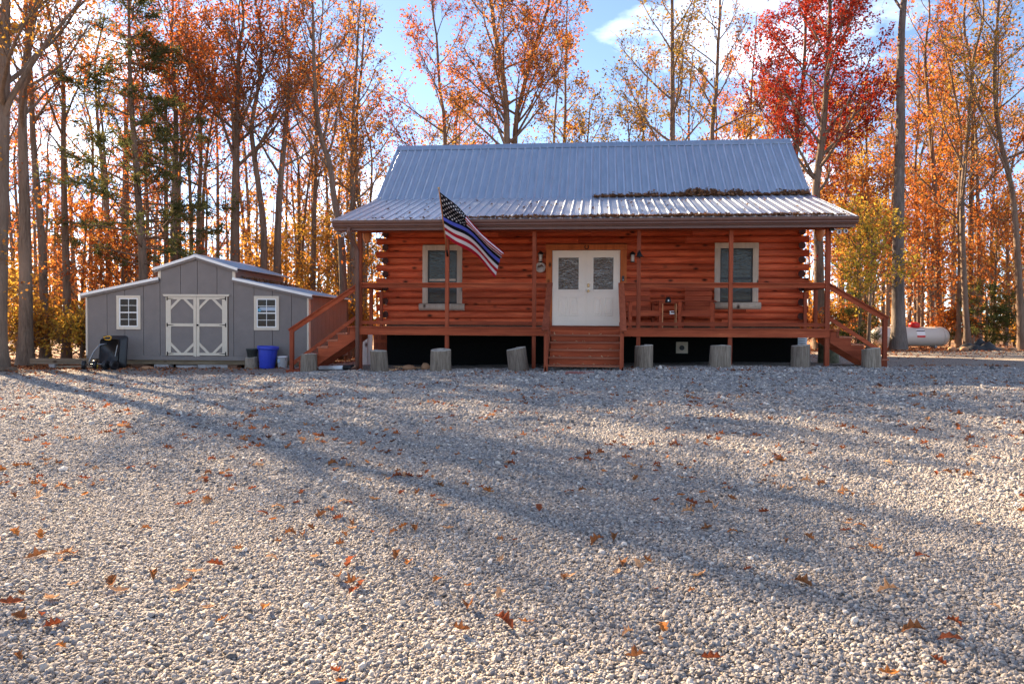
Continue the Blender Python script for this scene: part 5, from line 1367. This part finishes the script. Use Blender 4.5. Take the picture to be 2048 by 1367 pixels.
# drifts of leaves on the roofs
def zroof(y): return 3.69 + (y + .44) * (4.805 - 3.69) / 3.94 if y < 3.5 else 4.805 + (y - 3.5) * (6.885 - 4.775) / 2.56
lst = []
for _ in range(4200):
    x = random.uniform(.2, 6.1); pk = .45 + .32 * math.sin(x * 2.1 + 1) + .2 * math.sin(x * 4.7) + .12 * math.sin(x * 11)
    pk = max(.1, pk) * min(1, max(0, x - .3) / 1.6) * (1.0 if x < 5.5 else .5)
    if random.random() > .3 + pk: continue
    h = random.random() ** 1.4 * .27 * pk
    y = 3.46 + h * 1.05 + random.gauss(0, .07); lst.append((x, y, max(zroof(y), 4.79 + random.uniform(0, h * 1.05))))
tag(obj_of('roof_leaf_drift', np_mesh('roof_leaf_drift', *litter(lst, (.07, .13)), M['dead_roof'])), 'long drift of brown leaves where the upper roof meets the porch roof', 'leaves', kind='stuff')
lst = []
for _ in range(2300):
    x = random.triangular(-6.0, 6.1, 3.2); 
    if x < -3 and random.random() < .75: continue
    y = -.43 + abs(random.gauss(0, .1)) * (1 + .5 * math.sin(x * 3)); lst.append((x, y, zroof(y) + random.uniform(0, .03)))
for _ in range(110):
    x = random.uniform(-5.9, 6.); y = random.uniform(-.3, 3.4); lst.append((x, y, zroof(y)))
tag(obj_of('gutter_leaf_drift', np_mesh('gutter_leaf_drift', *litter(lst, (.06, .11)), M['dead_roof'])), 'brown leaves gathered along the gutter and strewn over the porch roof', 'leaves', kind='stuff')
lst = []
for _ in range(420):
    q = random.uniform(1.1, 1.7); yy = random.uniform(.5, 4.2); x, y, _z = shed_pt(q, yy); lst.append((x, y, 2.51 - (q - 1.09) * .209 + random.uniform(0, .05)))
tag(obj_of('shed_roof_leaves', np_mesh('shed_roof_leaves', *litter(lst, (.07, .13)), M['dead_roof'])), 'brown leaves caught on the lower shed roof below the raised middle', 'leaves', kind='stuff')
for k in range(1, 6):
    lst = [(random.uniform(-.75, .75), -.28 * k + random.uniform(0, .2), DK - .1675 * k) for _ in range(random.randint(2, 6))]
    tag(obj_of('step_leaves', np_mesh('step_leaves', *litter(lst, (.06, .1)), M['dead_tan'])), 'few dry tan leaves on the %s front step' % ['top', 'second', 'middle', 'fourth', 'lowest'][k - 1], 'leaves', kind='stuff')

# ------------------------------------------------------------------ gravel stones near the viewer
def gravel():
    P = []; SC = []
    for d0, d1, dens, sc in ((2.0, 5.6, 8800, .006), (5.6, 9., 5600, .008), (9., 14.8, 2000, .0128), (14.8, 19.2, 1000, .0165)):
        area = (d1 ** 2 - d0 ** 2) * .5 * 1.44; n = int(area * dens)
        D = np.sqrt(rng.uniform(d0 ** 2, d1 ** 2, n)); px = rng.uniform(-.72, .72, n)
        x = CAM.x + (rt.x * px - math.sin(PSI)) * D; y = CAM.y + (rt.y * px + math.cos(PSI)) * D
        P.append(np.stack([x, y], 1)); SC.append(sc * np.exp(rng.normal(0, .33, n)))
    P = np.concatenate(P); SC = np.concatenate(SC)
    keep = P[:, 1] < np.array([min(yard_far(x_) - .2, -.1) for x_ in P[:, 0]]); P = P[keep]; SC = SC[keep]; n = len(P)
    z = g(P[:, 0], P[:, 1]) + .012 * np.sin(P[:, 0] * 1.7 + P[:, 1] * .6) * np.sin(P[:, 1] * 1.3 - .5 * P[:, 0]) + .004 + SC * rng.uniform(.05, .75, n)
    me = bpy.data.meshes.new('gravel_stones'); me.vertices.add(n)
    me.vertices.foreach_set('co', np.stack([P[:, 0], P[:, 1], z], 1).astype(np.float32).ravel())
    def at(nm, ty, v):
        a = me.attributes.new(nm, ty, 'POINT'); a.data.foreach_set('vector' if ty == 'FLOAT_VECTOR' else 'value', np.asarray(v).ravel())
    at('sc', 'FLOAT', SC.astype(np.float32)); at('tint', 'FLOAT', np.clip(rng.normal(.5, .25, n), 0, 1).astype(np.float32))
    at('pick', 'INT', rng.integers(0, 6, n).astype(np.int32))
    at('rot', 'FLOAT_VECTOR', np.stack([rng.normal(0, .45, n), rng.normal(0, .45, n), rng.uniform(0, 6.28, n)], 1).astype(np.float32))
    o = obj_of('gravel', me)
    ng = bpy.data.node_groups.new('gravel_stones', 'GeometryNodeTree')
    ng.interface.new_socket('Geometry', in_out='INPUT', socket_type='NodeSocketGeometry')
    ng.interface.new_socket('Geometry', in_out='OUTPUT', socket_type='NodeSocketGeometry')
    n_ = ng.nodes; l_ = ng.links
    gi = n_.new('NodeGroupInput'); go = n_.new('NodeGroupOutput')
    join = n_.new('GeometryNodeJoinGeometry')
    for k in range(6):
        ic = n_.new('GeometryNodeMeshIcoSphere'); ic.inputs['Radius'].default_value = 1; ic.inputs['Subdivisions'].default_value = 2
        sp_ = n_.new('GeometryNodeSetPosition'); nz_ = n_.new('ShaderNodeTexNoise'); nz_.noise_dimensions = '4D'
        nz_.inputs['W'].default_value = k * 3.7; nz_.inputs['Scale'].default_value = .95; nz_.inputs['Detail'].default_value = 2
        vm = n_.new('ShaderNodeVectorMath'); vm.operation = 'SUBTRACT'; vm.inputs[1].default_value = (.5, .5, .5)
        vm2 = n_.new('ShaderNodeVectorMath'); vm2.operation = 'SCALE'; vm2.inputs['Scale'].default_value = 1.7
        l_.new(nz_.outputs['Color'], vm.inputs[0]); l_.new(vm.outputs[0], vm2.inputs[0]); l_.new(vm2.outputs[0], sp_.inputs['Offset'])
        l_.new(ic.outputs['Mesh'], sp_.inputs['Geometry'])
        tr_ = n_.new('GeometryNodeTransform'); tr_.inputs['Scale'].default_value = (1.15, .85 + .05 * (k % 3), .62 + .04 * (k % 4))
        l_.new(sp_.outputs[0], tr_.inputs['Geometry'])
        sm = n_.new('GeometryNodeSetMaterial'); sm.inputs['Material'].default_value = M['stone']; l_.new(tr_.outputs[0], sm.inputs['Geometry'])
        gti = n_.new('GeometryNodeGeometryToInstance'); l_.new(sm.outputs[0], gti.inputs[0]); l_.new(gti.outputs[0], join.inputs[0])
    ip = n_.new('GeometryNodeInstanceOnPoints'); ip.inputs['Pick Instance'].default_value = True
    def na(nm, ty):
        a = n_.new('GeometryNodeInputNamedAttribute'); a.data_type = ty; a.inputs['Name'].default_value = nm; return a.outputs['Attribute']
    l_.new(gi.outputs[0], ip.inputs['Points']); l_.new(join.outputs[0], ip.inputs['Instance']); l_.new(na('pick', 'INT'), ip.inputs['Instance Index'])
    e2r = n_.new('FunctionNodeEulerToRotation'); l_.new(na('rot', 'FLOAT_VECTOR'), e2r.inputs[0]); l_.new(e2r.outputs[0], ip.inputs['Rotation'])
    l_.new(na('sc', 'FLOAT'), ip.inputs['Scale']); l_.new(ip.outputs[0], go.inputs[0])
    md = o.modifiers.new('stones', 'NODES'); md.node_group = ng
    me.materials.append(M['stone'])
    tag(o, 'loose grey gravel stones covering the yard', 'gravel', kind='stuff')
gravel()
print('LEAVES', NL[0], 'TRIS', sum(len(m_.loops) - 2 * len(m_.polygons) for m_ in bpy.data.meshes))
